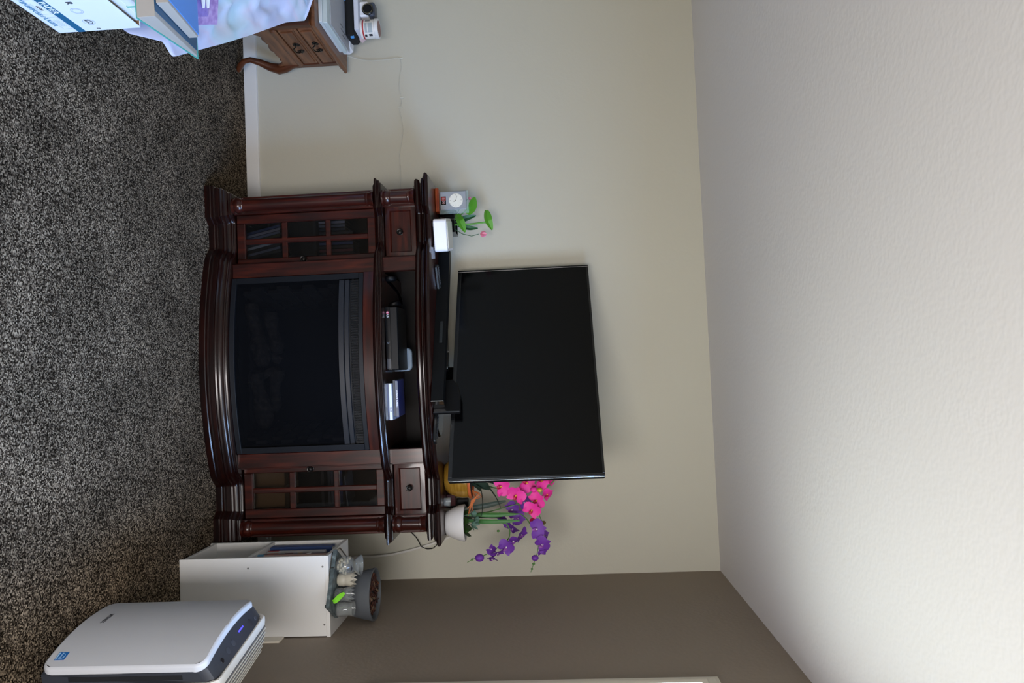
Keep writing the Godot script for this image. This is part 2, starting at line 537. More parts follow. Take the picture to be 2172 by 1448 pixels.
	# glazed doors
	for s in [-1.0, 1.0]:
		b = B.new()
		var z0 := 0.428
		var z1 := 0.453
		for k in [[0.488, 0.515], [0.687, 0.729]]: b.bar(Vector3(s * k[0], 0.122, z0), Vector3(s * k[1], 0.80, z1), 0.003)
		for k in [[0.122, 0.162], [0.762, 0.80]]: b.bar(Vector3(s * 0.515, k[0], z0), Vector3(s * 0.687, k[1], z1), 0.003)
		b.bar(Vector3(s * 0.587, 0.16, z0), Vector3(s * 0.612, 0.764, z1 - 0.002), 0.004)
		for k in [[0.341, 0.368], [0.556, 0.580]]: b.bar(Vector3(s * 0.513, k[0], z0), Vector3(s * 0.689, k[1], z1 - 0.0025), 0.004)
		var d := obj("door", b, M.cherry_up, t)
		for r in [[0.160, 0.343], [0.366, 0.558], [0.578, 0.764]]:
			for c in [[0.513, 0.589], [0.610, 0.689]]:
				b = B.new()
				b.bar(Vector3(s * c[0], r[0], 0.437), Vector3(s * c[1], r[1], 0.440), 0.0)
				obj("pane", b, M.pane, d)
		b = B.new()
		b.lathe(knob_profile(), 20, Transform3D(Basis(Vector3.RIGHT, PI / 2), Vector3(s * 0.5, 0.451, z1)))
		obj("knob", b, M.bronze, d)
	# drawers with a sunk panel
	for s in [-1.0, 1.0]:
		b = B.new()
		var o := [Vector3(0.489, 0.847, 0), Vector3(0.735, 0.847, 0), Vector3(0.735, 0.997, 0), Vector3(0.489, 0.997, 0)]
		var i1 := [Vector3(0.517, 0.877, 0), Vector3(0.707, 0.877, 0), Vector3(0.707, 0.969, 0), Vector3(0.517, 0.969, 0)]
		for k in 4:
			var m := (k + 1) % 4
			var mid := Vector3(0.612, 0.922, 0.4)
			var rings := []
			for e in [[0.0, 0.43], [0.0, 0.452], [0.1, 0.455], [0.82, 0.458], [1.0, 0.449], [1.06, 0.446]]:
				var row := []
				for q in [k, m]:
					var p: Vector3 = o[q].lerp(i1[q], e[0])
					row.append(Vector3(p.x * s, p.y, e[1]))
				rings.append(row)
			mid.x *= s
			for j in rings.size() - 1:
				for tr in [[rings[j][0], rings[j][1], rings[j + 1][1]], [rings[j][0], rings[j + 1][1], rings[j + 1][0]]]: b.away(mid, tr[0], tr[1], tr[2])
		var dr := obj("drawer", b, M.cherry_across, t, 25)
		b = B.new()
		b.bar(Vector3(s * 0.512, 0.872, 0.435), Vector3(s * 0.712, 0.974, 0.4475), 0.0)
		obj("drawer_panel", b, M.cherry_across, dr)
		b = B.new()
		b.lathe(knob_profile(), 20, Transform3D(Basis(Vector3.RIGHT, PI / 2), Vector3(s * 0.607, 0.92, 0.4475)))
		obj("knob", b, M.bronze, dr)

func fireplace():
	var t := thing("electric_fireplace", "black electric fireplace insert with mesh screen and dark logs, set in the wood console", "fireplace", Vector3(-0.066, 0, 0))
	var iron := mat("0d0f13", 0.45, 0.0, {"metallic_specular": 0.4})
	var gunmetal := mat("16181d", 0.4)
	var y0 := 0.118
	var y1 := 0.752
	var b := B.new()
	# surround, following the bow of the console
	arcbar(b, -0.4155, 0.4155, y0, 0.142, -0.05, -0.005)
	arcbar(b, -0.4155, 0.4155, 0.729, y1, -0.05, -0.004)
	for s in [-1.0, 1.0]: arcbar(b, minf(s * 0.4155, s * 0.388), maxf(s * 0.4155, s * 0.388), 0.142, 0.729, -0.05, -0.005, 0.002, 3)
	obj("surround", b, iron, t, 30)
	b = B.new()
	arcbar(b, -0.388, 0.388, 0.633, 0.659, -0.06, -0.012)
	obj("control_strip", b, gunmetal, t, 30)
	b = B.new()
	arcbar(b, -0.388, 0.388, 0.661, 0.683, -0.06, -0.014)
	obj("header_strip", b, gunmetal, t, 30)
	b = B.new()
	arcbar(b, -0.388, 0.388, 0.683, 0.729, -0.07, -0.045)
	arcbar(b, -0.388, 0.388, 0.683, 0.691, -0.06, -0.02)
	obj("vent_recess", b, iron, t, 30)
	# the fine louvre: about 150 fins
	b = B.new()
	for i in 150:
		var u := -0.384 + 0.768 * (i + 0.5) / 150.0
		b.box(Vector3(u, 0.71, bow(u) - 0.028), Vector3(0.0022, 0.036, 0.03), 0.0)
	var fins := obj("vent_fins", b, iron, t, 0)
	fins.set_meta("kind", "stuff")
	b = B.new()
	b.sweep(arc(-0.388, 0.388, 20, -0.018), [Vector2(0, 0.14), Vector2(0, 0.634)])
	var net := mat("14161a", 0.9, 0.0, {"metallic_specular": 0.15, "transparency": BaseMaterial3D.TRANSPARENCY_ALPHA})
	net.albedo_color = Color(0.035, 0.037, 0.045, 0.8)
	obj("mesh_screen", b, net, t)
	# firebox
	var soot := mat("0e0e10", 0.9)
	b = B.new()
	b.bar(Vector3(-0.30, 0.12, 0.16), Vector3(0.30, 0.69, 0.17), 0.0)
	b.bar(Vector3(-0.41, 0.118, 0.16), Vector3(0.41, 0.135, 0.50), 0.0)
	b.bar(Vector3(-0.41, 0.69, 0.16), Vector3(0.41, 0.70, 0.50), 0.0)
	obj("firebox", b, soot, t)
	var brick_mats := [mat("2b2726", 0.9), mat("35302d", 0.9), mat("24211f", 0.9)]
	var unit := B.new()
	unit.box(Vector3.ZERO, Vector3(0.02, 0.058, 0.101), 0.003)
	var brick_mesh := unit.done()
	for s in [-1.0, 1.0]:
		for r in 9:
			for c in 3:
				var o := obj("brick", brick_mesh, brick_mats[rng.randi() % 3], t)
				var along: float = (c + (0.5 if r % 2 else 0.0)) * 0.105
				var dir := Vector3(s * 0.07, 0, 0.31).normalized()
				o.position = Vector3(s * 0.298, 0.168 + r * 0.0615, 0.20) + dir * (along - 0.01)
				o.rotation.y = atan2(dir.x, dir.z)
	# embers and logs
	b = B.new()
	var nz := FastNoiseLite.new()
	nz.seed = 5; nz.frequency = 9.0
	b.grid(40, 16, func(u, w): return Vector3(-0.38 + 0.76 * u, 0.137 + 0.045 * (1.0 - absf(2.0 * u - 1.0)) * (1.0 - 0.6 * w) + 0.014 * nz.get_noise_2d(u * 3.0, w), 0.50 - 0.09 * absf(2 * u - 1) - 0.26 * w))
	obj("ember_bed", b, mat("2a2523", 0.95), t, 60)
	var bark := tri(mat("ffffff", 0.9, 0.0, {"albedo_texture": noise(0.02, 256, [[0.0, "1c1714"], [0.5, "3a332d"], [1.0, "61564c"]], 3), "heightmap_enabled": true, "heightmap_texture": noise(0.02, 256, null, 3), "heightmap_scale": 0.6}), Vector3.ONE * 5.0)
	for k in [[Vector3(-0.30, 0.17, 0.40), Vector3(0.0, 0.215, 0.43), 0.042], [Vector3(0.03, 0.20, 0.44), Vector3(0.30, 0.19, 0.36), 0.045], [Vector3(-0.26, 0.25, 0.36), Vector3(-0.06, 0.265, 0.38), 0.038], [Vector3(-0.11, 0.17, 0.44), Vector3(-0.02, 0.275, 0.36), 0.03], [Vector3(0.02, 0.28, 0.36), Vector3(0.22, 0.22, 0.33), 0.037], [Vector3(0.09, 0.16, 0.45), Vector3(0.02, 0.25, 0.37), 0.028]]:
		b = B.new()
		var pts := []
		var rad := []
		for i in 9:
			var f := i / 8.0
			var p: Vector3 = k[0].lerp(k[1], f)
			pts.append(p + Vector3(0, sin(f * 5.0 + k[2] * 90.0) * 0.008, cos(f * 4.0) * 0.006))
			rad.append(k[2] * (0.85 + 0.2 * sin(f * 7.0 + k[2] * 200.0)) * (0.72 if i == 0 or i == 8 else 1.0))
		b.tube(pts, rad, 12)
		obj("log", b, bark, t, 50)


# cases for discs: a spine that shows, rounded edges
func disc_case(called: String, label: String, body: Material, spine: Material, size: Vector3, xf: Transform3D, group := "", cat := "disc case") -> Node3D:
	var t := thing(called, label, cat, Vector3.ZERO, 0.0, group)
	t.transform = xf
	var b := B.new()
	b.box(Vector3(0, size.y / 2, -size.z / 2), size, 0.0015)
	obj("case", b, body, t)
	b = B.new()
	b.box(Vector3(0, size.y / 2, 0.0002), Vector3(size.x * 0.84, size.y * 0.97, 0.0008), 0.0)
	obj("spine_label", b, spine, t)
	return t

func cabinet_contents():
	var cx := -0.066
	var tones := [mat("20283f", 0.4), mat("3b4a78", 0.4), mat("6a738c", 0.4), mat("8b8fa6", 0.4), mat("2c2c33", 0.4), mat("4a4b30", 0.4), mat("5c2230", 0.4), mat("9aa3b4", 0.4)]
	var dark := mat("101216", 0.35)
	# left bay, lower shelf: a row that leans over
	var names := ["navy", "blue", "slate", "pale lilac", "charcoal", "olive", "maroon", "pale grey"]
	var order := [1, 3, 2, 5, 0, 7, 4, 2, 4]
	var x := -0.765
	for i in order.size():
		var k: int = order[i]
		var bs := Basis(Vector3.BACK, -0.0) * Basis(Vector3(0, 0, 1), 0.21 if i < 8 else 0.21)
		disc_case("disc_case", "leaning %s disc case, %s in the row low behind the left glazed door" % [names[k], ["first", "second", "third", "fourth", "fifth", "sixth", "seventh", "eighth", "last"][i]], dark, tones[k], Vector3(0.0145, 0.19, 0.135), Transform3D(bs, Vector3(x + 0.052, 0.1195 + 0.003, 0.375)), "disc cases leaning in the left lower bay")
		x += 0.0152
	x = -0.775
	order = [7, 3, 2, 0, 4, 3, 6, 1, 4, 6, 4]
	for i in order.size():
		var k: int = order[i]
		var hh := 0.135 if i in [0, 1, 2, 3, 5] else 0.171
		disc_case("disc_case", "upright %s disc case, %s from left on the shelf behind the left glazed door" % [names[k], ["first", "second", "third", "fourth", "fifth", "sixth", "seventh", "eighth", "ninth", "tenth", "eleventh"][i]], dark, tones[k], Vector3(0.0142, hh, 0.13), Transform3D(Basis(), Vector3(x, 0.4945, 0.36)), "disc cases upright in the left upper bay")
		x += 0.0175
	# right bay: a carton below, game cases and folded sleeves above
	var t := thing("carton", "plain brown cardboard carton low behind the right glazed door", "box", Vector3(0.54, 0.118, 0.27))
	var card := mat("8a6a4a", 0.85)
	var b := B.new()
	b.box(Vector3(0, 0.085, 0), Vector3(0.20, 0.17, 0.2), 0.002)
	obj("carton_body", b, card, t)
	b = B.new()
	b.box(Vector3(0, 0.1705, 0.0), Vector3(0.03, 0.001, 0.2), 0.0)
	b.box(Vector3(0, 0.14, 0.1003), Vector3(0.03, 0.06, 0.001), 0.0)
	obj("packing_tape", b, mat("a58560", 0.3), t)
	for i in 5:
		var k: int = [4, 0, 2, 4, 1][i]
		disc_case("game_case", "%s game case, %s in the stack behind the right glazed door" % [["charcoal", "navy", "slate", "black", "blue"][i], ["lowest", "second lowest", "in the middle", "second highest", "topmost"][i]], dark, tones[k], Vector3(0.0145, 0.19, 0.135), Transform3D(Basis(Vector3(0, 0, 1), -PI / 2), Vector3(0.435, 0.5025 + i * 0.0152, 0.35)) , "game cases stacked in the right bay")
	var sl := thing("paper_sleeve", "pale grey paper sleeve tilted on top of the game cases behind the right door", "sleeve", Vector3(0.55, 0.580, 0.28), 0.25)
	b = B.new()
	b.box(Vector3(0, 0.004, 0), Vector3(0.16, 0.006, 0.13), 0.001)
	obj("sleeve", b, mat("7c8088", 0.6), sl)

func av():
	# television on a swivel foot, turned away from the wall
	var th := 0.58815
	var tv := thing("television", "flat black television with switched-off screen, swivelled on the dark wood console", "television", Vector3(-0.026, 1.072, 0.4267), -th)
	var w := 1.19
	var h := 0.676
	var y0 := 0.0750
	var b := B.new()
	b.box(Vector3(0, y0 + h / 2, -0.02), Vector3(w, h, 0.035), 0.004)
	b.box(Vector3(0, y0 + h * 0.42, -0.05), Vector3(w * 0.62, h * 0.6, 0.035), 0.012)
	obj("back_shell", b, M.black, tv)
	b = B.new()
	var e := 0.011
	b.bar(Vector3(-w / 2, y0, -0.004), Vector3(-w / 2 + e, y0 + h, 0.0015), 0.001)
	b.bar(Vector3(w / 2 - e, y0, -0.004), Vector3(w / 2, y0 + h, 0.0015), 0.001)
	b.bar(Vector3(-w / 2 + e, y0 + h - e, -0.004), Vector3(w / 2 - e, y0 + h, 0.0015), 0.001)
	b.bar(Vector3(-w / 2 + e, y0, -0.004), Vector3(w / 2 - e, y0 + 0.018, 0.0015), 0.001)
	obj("bezel", b, mat("0c0c0d", 0.25), tv)
	b = B.new()
	b.bar(Vector3(-w / 2 + e, y0 + 0.018, -0.004), Vector3(w / 2 - e, y0 + h - e, -0.0008), 0.0)
	obj("screen", b, mat("040405", 0.16, 0.0, {"metallic_specular": 0.33}), tv)
	b = B.new()
	b.box(Vector3(w / 2 + 0.001, y0 + h / 2, -0.012), Vector3(0.003, h * 0.998, 0.008), 0.001)
	obj("edge_trim", b, mat("a0a4a8", 0.25, 1.0), tv)
	b = B.new()
	b.box(Vector3(0.05, 0.05, -0.05), Vector3(0.14, 0.09, 0.04), 0.01)
	obj("neck", b, M.black_gloss, tv)
	var poly := []
	for i in 24:
		var a := TAU * i / 24
		poly.append(Vector2(0.05 + 0.27 * signf(cos(a)) * pow(absf(cos(a)), 0.6), -0.0 + 0.10 * signf(sin(a)) * pow(absf(sin(a)), 0.6)))
	b = B.new()
	b.prism(poly, 0.012, Transform3D(Basis(Vector3.RIGHT, -PI / 2), Vector3(0, 0.0005, -0.08)), 0.003)
	obj("stand_base", b, M.black_gloss, tv)

	# sound bar
	var dir := Vector3(0.691, 0, 0.392)
	var sb := thing("soundbar", "long black soundbar with silver end band, lying at a slant below the television", "soundbar", Vector3(-0.23, 1.0725, 0.432), -atan2(dir.z, dir.x))
	var L := 0.86
	b = B.new()
	b.prism([Vector2(-0.031, 0.0), Vector2(0.031, 0.0), Vector2(0.034, 0.008), Vector2(0.031, 0.05), Vector2(0.025, 0.055), Vector2(-0.031, 0.055)], L, Transform3D(Basis(Vector3.UP, PI / 2), Vector3(-L / 2, 0, 0)), 0.002)
	obj("speaker_body", b, mat("060708", 0.5, 0.0, {"metallic_specular": 0.3}), sb, 30)
	for s in [1.0]:
		b = B.new()
		b.prism([Vector2(-0.0325, -0.0), Vector2(0.0325, 0.0), Vector2(0.0355, 0.008), Vector2(0.0325, 0.051), Vector2(0.026, 0.0565), Vector2(-0.0325, 0.0565)], 0.004, Transform3D(Basis(Vector3.UP, PI / 2), Vector3(s * L / 2 - 0.001, 0, 0)), 0.0008)
		obj("end_band", b, M.chrome, sb)
	b = B.new()
	b.box(Vector3(0.07, 0.032, 0.0332), Vector3(0.12, 0.014, 0.0015), 0.0)
	obj("display_strip", b, mat("16191a", 0.2), sb)

	# remotes
	var r := thing("remote_control", "slim black remote control lying over the console's front edge, right of the soundbar end", "remote", Vector3(0.253, 1.0725, 0.612), -0.58)
	b = B.new()
	b.box(Vector3(0, 0.008, 0), Vector3(0.15, 0.016, 0.036), 0.005)
	obj("remote_body", b, mat("090a0b", 0.4), r)
	var keys := B.new()
	for i in 8:
		for j in 3: keys.box(Vector3(-0.06 + i * 0.015, 0.0165, -0.01 + j * 0.01), Vector3(0.008, 0.002, 0.006), 0.0006)
	obj("keys", keys, mat("24262a", 0.5), r).set_meta("kind", "stuff")
	r = thing("remote_control", "small dark remote control with grey keys on the console top, left of the television", "remote", Vector3(-0.455, 1.0725, 0.378), 0.5)
	b = B.new()
	b.box(Vector3(0, 0.008, 0), Vector3(0.13, 0.016, 0.036), 0.005)
	obj("remote_body", b, mat("101114", 0.4), r)
	keys = B.new()
	for i in 8:
		for j in 3: keys.box(Vector3(-0.05 + i * 0.0135, 0.0168, -0.01 + j * 0.01), Vector3(0.008, 0.002, 0.006), 0.0006)
	obj("keys", keys, mat("4a4d52", 0.5), r).set_meta("kind", "stuff")

	# small things between the soundbar and the screen
	r = thing("streaming_box", "small glossy black media box with chrome corners, standing behind the soundbar", "media box", Vector3(-0.045, 1.0725, 0.475), -0.5)
	b = B.new()
	b.box(Vector3(0, 0.029, 0), Vector3(0.10, 0.058, 0.045), 0.006)
	obj("box_body", b, M.black_gloss, r)
	for s in [-1.0, 1.0]:
		b = B.new()
		b.box(Vector3(s * 0.043, 0.057, 0.0225), Vector3(0.008, 0.004, 0.003), 0.001)
		obj("chrome_corner", b, M.chrome, r)
	b = B.new()
	b.tube([Vector3(0.075, 1.118, 0.482), Vector3(0.09, 1.121, 0.483), Vector3(0.102, 1.128, 0.477), Vector3(0.114, 1.134, 0.463), Vector3(0.12, 1.12, 0.44), Vector3(0.118, 1.092, 0.425), Vector3(0.115, 1.0885, 0.41)], [0.0045, 0.0035, 0.003, 0.003, 0.003, 0.003, 0.003], 8)
	tag(obj("white_cable", b, M.white_plastic), "short white cable with plug beside the small black media box", "cable")
	r = thing("sensor_pod", "small black rounded plastic pod in front of the television's lower edge", "sensor", Vector3(0.12, 1.0725, 0.556), -th)
	b = B.new()
	b.prism([Vector2(-0.085, 0.0), Vector2(0.09, 0.0), Vector2(0.09, 0.119), Vector2(0.084, 0.124), Vector2(-0.01, 0.120), Vector2(-0.055, 0.106), Vector2(-0.085, 0.083)], 0.022, Transform3D(), 0.004)
	obj("pod_body", b, M.black, r)

	# white router on little feet
	r = thing("router", "boxy white internet router on small feet at the console's left front", "router", Vector3(-0.666, 1.0725, 0.362), 0.19)
	b = B.new()
	var rp := []
	for k in [[0.078, 0.1, 0.0], [-0.078, 0.1, 1.0], [-0.078, -0.1, 2.0], [0.078, -0.1, 3.0]]:
		for i in 5:
			var a: float = (k[2] + i / 4.0) * PI / 2
			rp.append(Vector2(k[0] - signf(k[0]) * 0.016 + cos(a) * 0.016, k[1] - signf(k[1]) * 0.016 + sin(a) * 0.016))
	b.prism(rp, 0.062, Transform3D(Basis(Vector3.RIGHT, -PI / 2), Vector3(0, 0.009, 0)), 0.003)
	obj("router_shell", b, M.white_plastic, r, 35)
	b = B.new()
	b.prism(rp.map(func(q): return q * 0.86), 0.005, Transform3D(Basis(Vector3.RIGHT, -PI / 2), Vector3(0, 0.071, 0)), 0.002)
	obj("top_plate", b, mat("c9c6ba", 0.4), r, 35)
	b = B.new()
	for sx in [-1.0, 1.0]:
		for sz in [-1.0, 1.0]: b.box(Vector3(sx * 0.055, 0.0045, sz * 0.075), Vector3(0.02, 0.009, 0.02), 0.001)
	obj("feet", b, M.black, r)
	b = B.new()
	for i in 26:
		for j in 12:
			b.box(Vector3(0.0782, 0.018 + j * 0.0042, -0.07 + i * 0.0055), Vector3(0.0006, 0.0016, 0.0022), 0.0)
	obj("side_perforations", b, mat("9aa0b0", 0.6), r, 0).set_meta("kind", "stuff")
	r = thing("paper_slip", "small pale grey paper slip on the console top, right of the white router", "paper", Vector3(-0.568, 1.0722, 0.44), 0.15)
	b = B.new()
	b.box(Vector3(0, 0.001, 0), Vector3(0.055, 0.0015, 0.09), 0.0)
	obj("paper", b, mat("a9abb6", 0.6), r)

	# desk clock: glass plate, silver panel, wooden foot
	r = thing("desk_clock", "silver desk clock with round dial, glass backplate and orange wooden foot", "clock", Vector3(-0.845, 1.0725, 0.285))
	b = B.new()
	b.box(Vector3(-0.007, 0.009, 0), Vector3(0.118, 0.018, 0.055), 0.002)
	obj("wooden_foot", b, tri(mat("a5521c", 0.4, 0.0, {"albedo_texture": noise(0.02, 128, [[0.0, "a04a18"], [1.0, "ffffff"]])}), Vector3(3, 30, 30)), r)
	var gl := mat("c8d8d8", 0.05, 0.0, {"transparency": BaseMaterial3D.TRANSPARENCY_ALPHA})
	gl.albedo_color = Color(0.65, 0.75, 0.75, 0.25)
	b = B.new()
	b.box(Vector3(0.003, 0.09, -0.004), Vector3(0.113, 0.146, 0.006), 0.001)
	obj("glass_plate", b, gl, r)
	b = B.new()
	b.box(Vector3(-0.004, 0.088, 0.006), Vector3(0.092, 0.131, 0.012), 0.003)
	var silver := mat("9aa1ab", 0.35, 0.5)
	obj("silver_panel", b, silver, r)
	b = B.new()
	b.lathe([Vector2(0, 0.0), Vector2(0.0345, 0.0), Vector2(0.0345, 0.002), Vector2(0.033, 0.003), Vector2(0, 0.0026)], 40, Transform3D(Basis(Vector3.RIGHT, PI / 2), Vector3(-0.003, 0.102, 0.012)))
	var dial := obj("dial", b, mat("d8d6cb", 0.45), r)
	var ink := mat("1a1a1c", 0.5)
	b = B.new()
	for i in 12:
		var a := TAU * i / 12
		var l := 0.007 if i % 3 == 0 else 0.003
		b.box(Vector3(0, 0.031 - l / 2, 0), Vector3(0.0012, l, 0.0008), 0.0, Transform3D(Basis(Vector3.BACK, a), Vector3(-0.003, 0.102, 0.0152)))
	obj("hour_marks", b, ink, dial)
	for k in [["hour_hand", -2.6, 0.015, 0.0016], ["minute_hand", 1.33, 0.024, 0.0012]]:
		b = B.new()
		b.box(Vector3(0, k[2] / 2 - 0.002, 0), Vector3(k[3], k[2], 0.0008), 0.0, Transform3D(Basis(Vector3.BACK, k[1]), Vector3(-0.003, 0.102, 0.0158)))
		obj(k[0], b, ink, dial)
	b = B.new()
	b.box(Vector3(-0.004, 0.0395, 0.0125), Vector3(0.042, 0.025, 0.002), 0.0)
	var lcd := obj("display_window", b, M.black_gloss, r)
	b = B.new()
	b.box(Vector3(-0.014, 0.0395, 0.0137), Vector3(0.02, 0.024, 0.0006), 0.0)
	obj("red_tint", b, mat("7a1c1c", 0.3), lcd)
	words("digits", "8:00", 0.012, Transform3D(Basis(), Vector3(-0.004, 0.0395, 0.0142)), mat("c89a9a", 0.5), lcd)

	# in the open niche
	var cx := -0.066
	r = thing("disc_player", "black disc player in the console niche with logo on its front", "disc player", Vector3(-0.166, 0.8325, 0.395))
	b = B.new()
	b.bar(Vector3(-0.15, 0.008, -0.1), Vector3(0.15, 0.068, 0.1), 0.004)
	obj("player_body", b, mat("08090b", 0.4, 0.0, {"metallic_specular": 0.35}), r)
	b = B.new()
	b.bar(Vector3(-0.148, 0.009, 0.1), Vector3(0.148, 0.034, 0.104), 0.001)
	obj("front_panel", b, mat("0a0b0d", 0.2), r)
	b = B.new()
	b.bar(Vector3(0.095, 0.012, 0.104), Vector3(0.142, 0.031, 0.1055), 0.001)
	obj("panel_button", b, mat("2c2e33", 0.3), r)
	b = B.new()
	for sx in [-1.0, 1.0]: b.box(Vector3(sx * 0.12, 0.004, 0.06), Vector3(0.03, 0.008, 0.03), 0.001)
	obj("feet", b, M.black, r)
	var lg := mat("dfe2e6", 0.5)
	b = B.new()
	b.lathe([Vector2(0, 0), Vector2(0.0062, 0), Vector2(0.0062, 0.0006), Vector2(0, 0.0006)], 20, Transform3D(Basis(Vector3.RIGHT, PI / 2), Vector3(-0.122, 0.0215, 0.104)))
	obj("logo_disc", b, mat("b04a68", 0.5), r)
	words("logo_letters", "LG", 0.0085, Transform3D(Basis(), Vector3(-0.106, 0.0215, 0.1045)), lg, r, "Droid Sans", true)
	words("face_letters", "L", 0.0075, Transform3D(Basis(Vector3.BACK, 0.0), Vector3(-0.1215, 0.0215, 0.1049)), lg, r, "Droid Sans", true)
	words("disc_mark", "b", 0.012, Transform3D(Basis(), Vector3(0.02, 0.0215, 0.1044)), mat("6a707a", 0.5), r)

	var blue := mat("17245c", 0.3)
	var lil := mat("8d92a8", 0.45)
	var spines := [["lilac grey", mat("7d829a", 0.45), mat("9398b0", 0.45)], ["white", mat("a8aec0", 0.4), mat("dfe4ee", 0.45)], ["dark grey", mat("262a33", 0.4), mat("4a4e58", 0.45)], ["navy and silver", blue, mat("555a66", 0.4)]]
	var offs := [[0.130, 0.0, 0.36], [0.131, 0.02, 0.375], [0.115, -0.02, 0.355], [0.118, 0.05, 0.37]]
	for i in 4:
		var c := disc_case("film_case", "film disc case with %s spine lying %s in the niche stack" % [spines[i][0], ["lowest", "second from the bottom", "second from the top", "topmost"][i]], spines[i][1], spines[i][2], Vector3(0.0145, 0.172, 0.135), Transform3D(Basis(Vector3.UP, offs[i][1]) * Basis(Vector3(0, 0, 1), PI / 2), Vector3(offs[i][0] + 0.086, 0.8405 + i * 0.0152, offs[i][2] + 0.13)), "film cases stacked in the niche")
		if i == 3: words("spine_title", "HUNGER GAMES", 0.0075, Transform3D(Basis(Vector3.BACK, -PI / 2), Vector3(0, 0.086, 0.001)), mat("e4e6ee", 0.5), c, "Droid Sans", true)
		if i == 1: words("spine_title", "FILM", 0.007, Transform3D(Basis(Vector3.BACK, -PI / 2), Vector3(0, 0.05, 0.001)), mat("50545e", 0.5), c, "Droid Sans", true)
	r = thing("power_adapter", "rounded pale blue-grey plastic adapter standing behind the disc player in the niche", "adapter", Vector3(-0.068, 0.8325, 0.262))
	b = B.new()
	var ap := []
	for i in 9:
		var a := PI * i / 16
		ap.append(Vector2(0.03 + 0.028 * cos(a), 0.062 + 0.028 * sin(a)))
	for i in 9:
		var a := PI / 2 + PI * i / 16
		ap.append(Vector2(-0.03 + 0.028 * cos(a), 0.062 + 0.028 * sin(a)))
	ap.append(Vector2(-0.058, 0.0)); ap.append(Vector2(0.058, 0.0))
	b.prism(ap, 0.026, Transform3D(), 0.005)
	obj("adapter_body", b, mat("8fa3b8", 0.45), r)
	# black gamepad-like headset left in the niche
	r = thing("headset", "glossy black headset with curved band in the niche, left of the disc player", "headset", Vector3(-0.40, 0.8325, 0.42))
	b = B.new()
	var band := []
	for i in 15:
		var a := -0.2 + 2.6 * i / 14.0
		band.append(Vector3(-0.055 + 0.125 * i / 14.0, 0.012 + 0.062 * sin(minf(a, PI) * 0.62), 0.02 - 0.05 * sin(PI * i / 14.0)))
	b.tube(band, 0.007, 8, true, Vector2(1.6, 0.6))
	obj("headband", b, M.black_gloss, r)
	for k in [[Vector3(-0.055, 0.03, 0.02), 0.0], [Vector3(0.07, 0.045, 0.02), 0.3]]:
		b = B.new()
		b.lathe([Vector2(0, -0.014), Vector2(0.024, -0.012), Vector2(0.03, -0.004), Vector2(0.03, 0.006), Vector2(0.02, 0.014), Vector2(0, 0.015)], 20, Transform3D(Basis(Vector3.BACK, PI / 2 + k[1]), k[0]))
		obj("ear_cup", b, M.black, r)

# a leaf or petal along its own +y, w wide, bent by curl, cupped by cup
func leaf(b: B, xf: Transform3D, l: float, w: float, curl := 0.0, cup := 0.0, tip := 0.6, blunt := 1.0, n := 8):
	b.grid(n, 4, func(u, s):
		var t: float = u
		var half: float = w * 0.5 * pow(sin(PI * pow(clampf(t, 0.004, 0.996), tip)), 0.75 / blunt)
		var a: float = curl * t
		var x: float = (s * 2.0 - 1.0) * half
		return xf * Vector3(x, l * (sin(a) / curl if absf(curl) > 0.01 else t), l * ((1.0 - cos(a)) / curl if absf(curl) > 0.01 else 0.0) + cup * x * x / maxf(w, 0.001) * 2.0))

# a blade that follows a row of points
func blade(b: B, pts: Array, w: float, up := Vector3.UP, fold := 0.15, blunt := 0.7):
	var c := Curve3D.new()
	for i in pts.size():
		var d: Vector3 = (pts[mini(i + 1, pts.size() - 1)] - pts[maxi(i - 1, 0)]) / 6.0
		c.add_point(pts[i], -d, d)
	var len := c.get_baked_length()
	b.grid(14, 4, func(u, s):
		var p := c.sample_baked(u * len)
		var d := (c.sample_baked(minf(u * len + 0.004, len)) - c.sample_baked(maxf(u * len - 0.004, 0.0))).normalized()
		var side := d.cross(up).normalized()
		var nn := side.cross(d)
		var k: float = s * 2.0 - 1.0
		var half: float = w * 0.5 * pow(sin(PI * clampf(u * 0.86 + 0.1, 0.0, 0.999)), blunt)
		return p + side * k * half + nn * absf(k) * half * fold * 2.0)

func smooth(pts: Array, n := 6) -> Array:
	var c := Curve3D.new()
	for i in pts.size():
		var d: Vector3 = (pts[mini(i + 1, pts.size() - 1)] - pts[maxi(i - 1, 0)]) / 6.0
		c.add_point(pts[i], -d, d)
	var out := []
	var len := c.get_baked_length()
	var m := (pts.size() - 1) * n
	for i in m + 1: out.append(c.sample_baked(len * i / m))
	return out

func look(p: Vector3, towards: Vector3, roll := 0.0) -> Transform3D:
	var z := towards.normalized()
	var x := Vector3.UP.cross(z).normalized()
	return Transform3D(Basis(x, z.cross(x), z) * Basis(Vector3(0, 0, 1), roll), p)

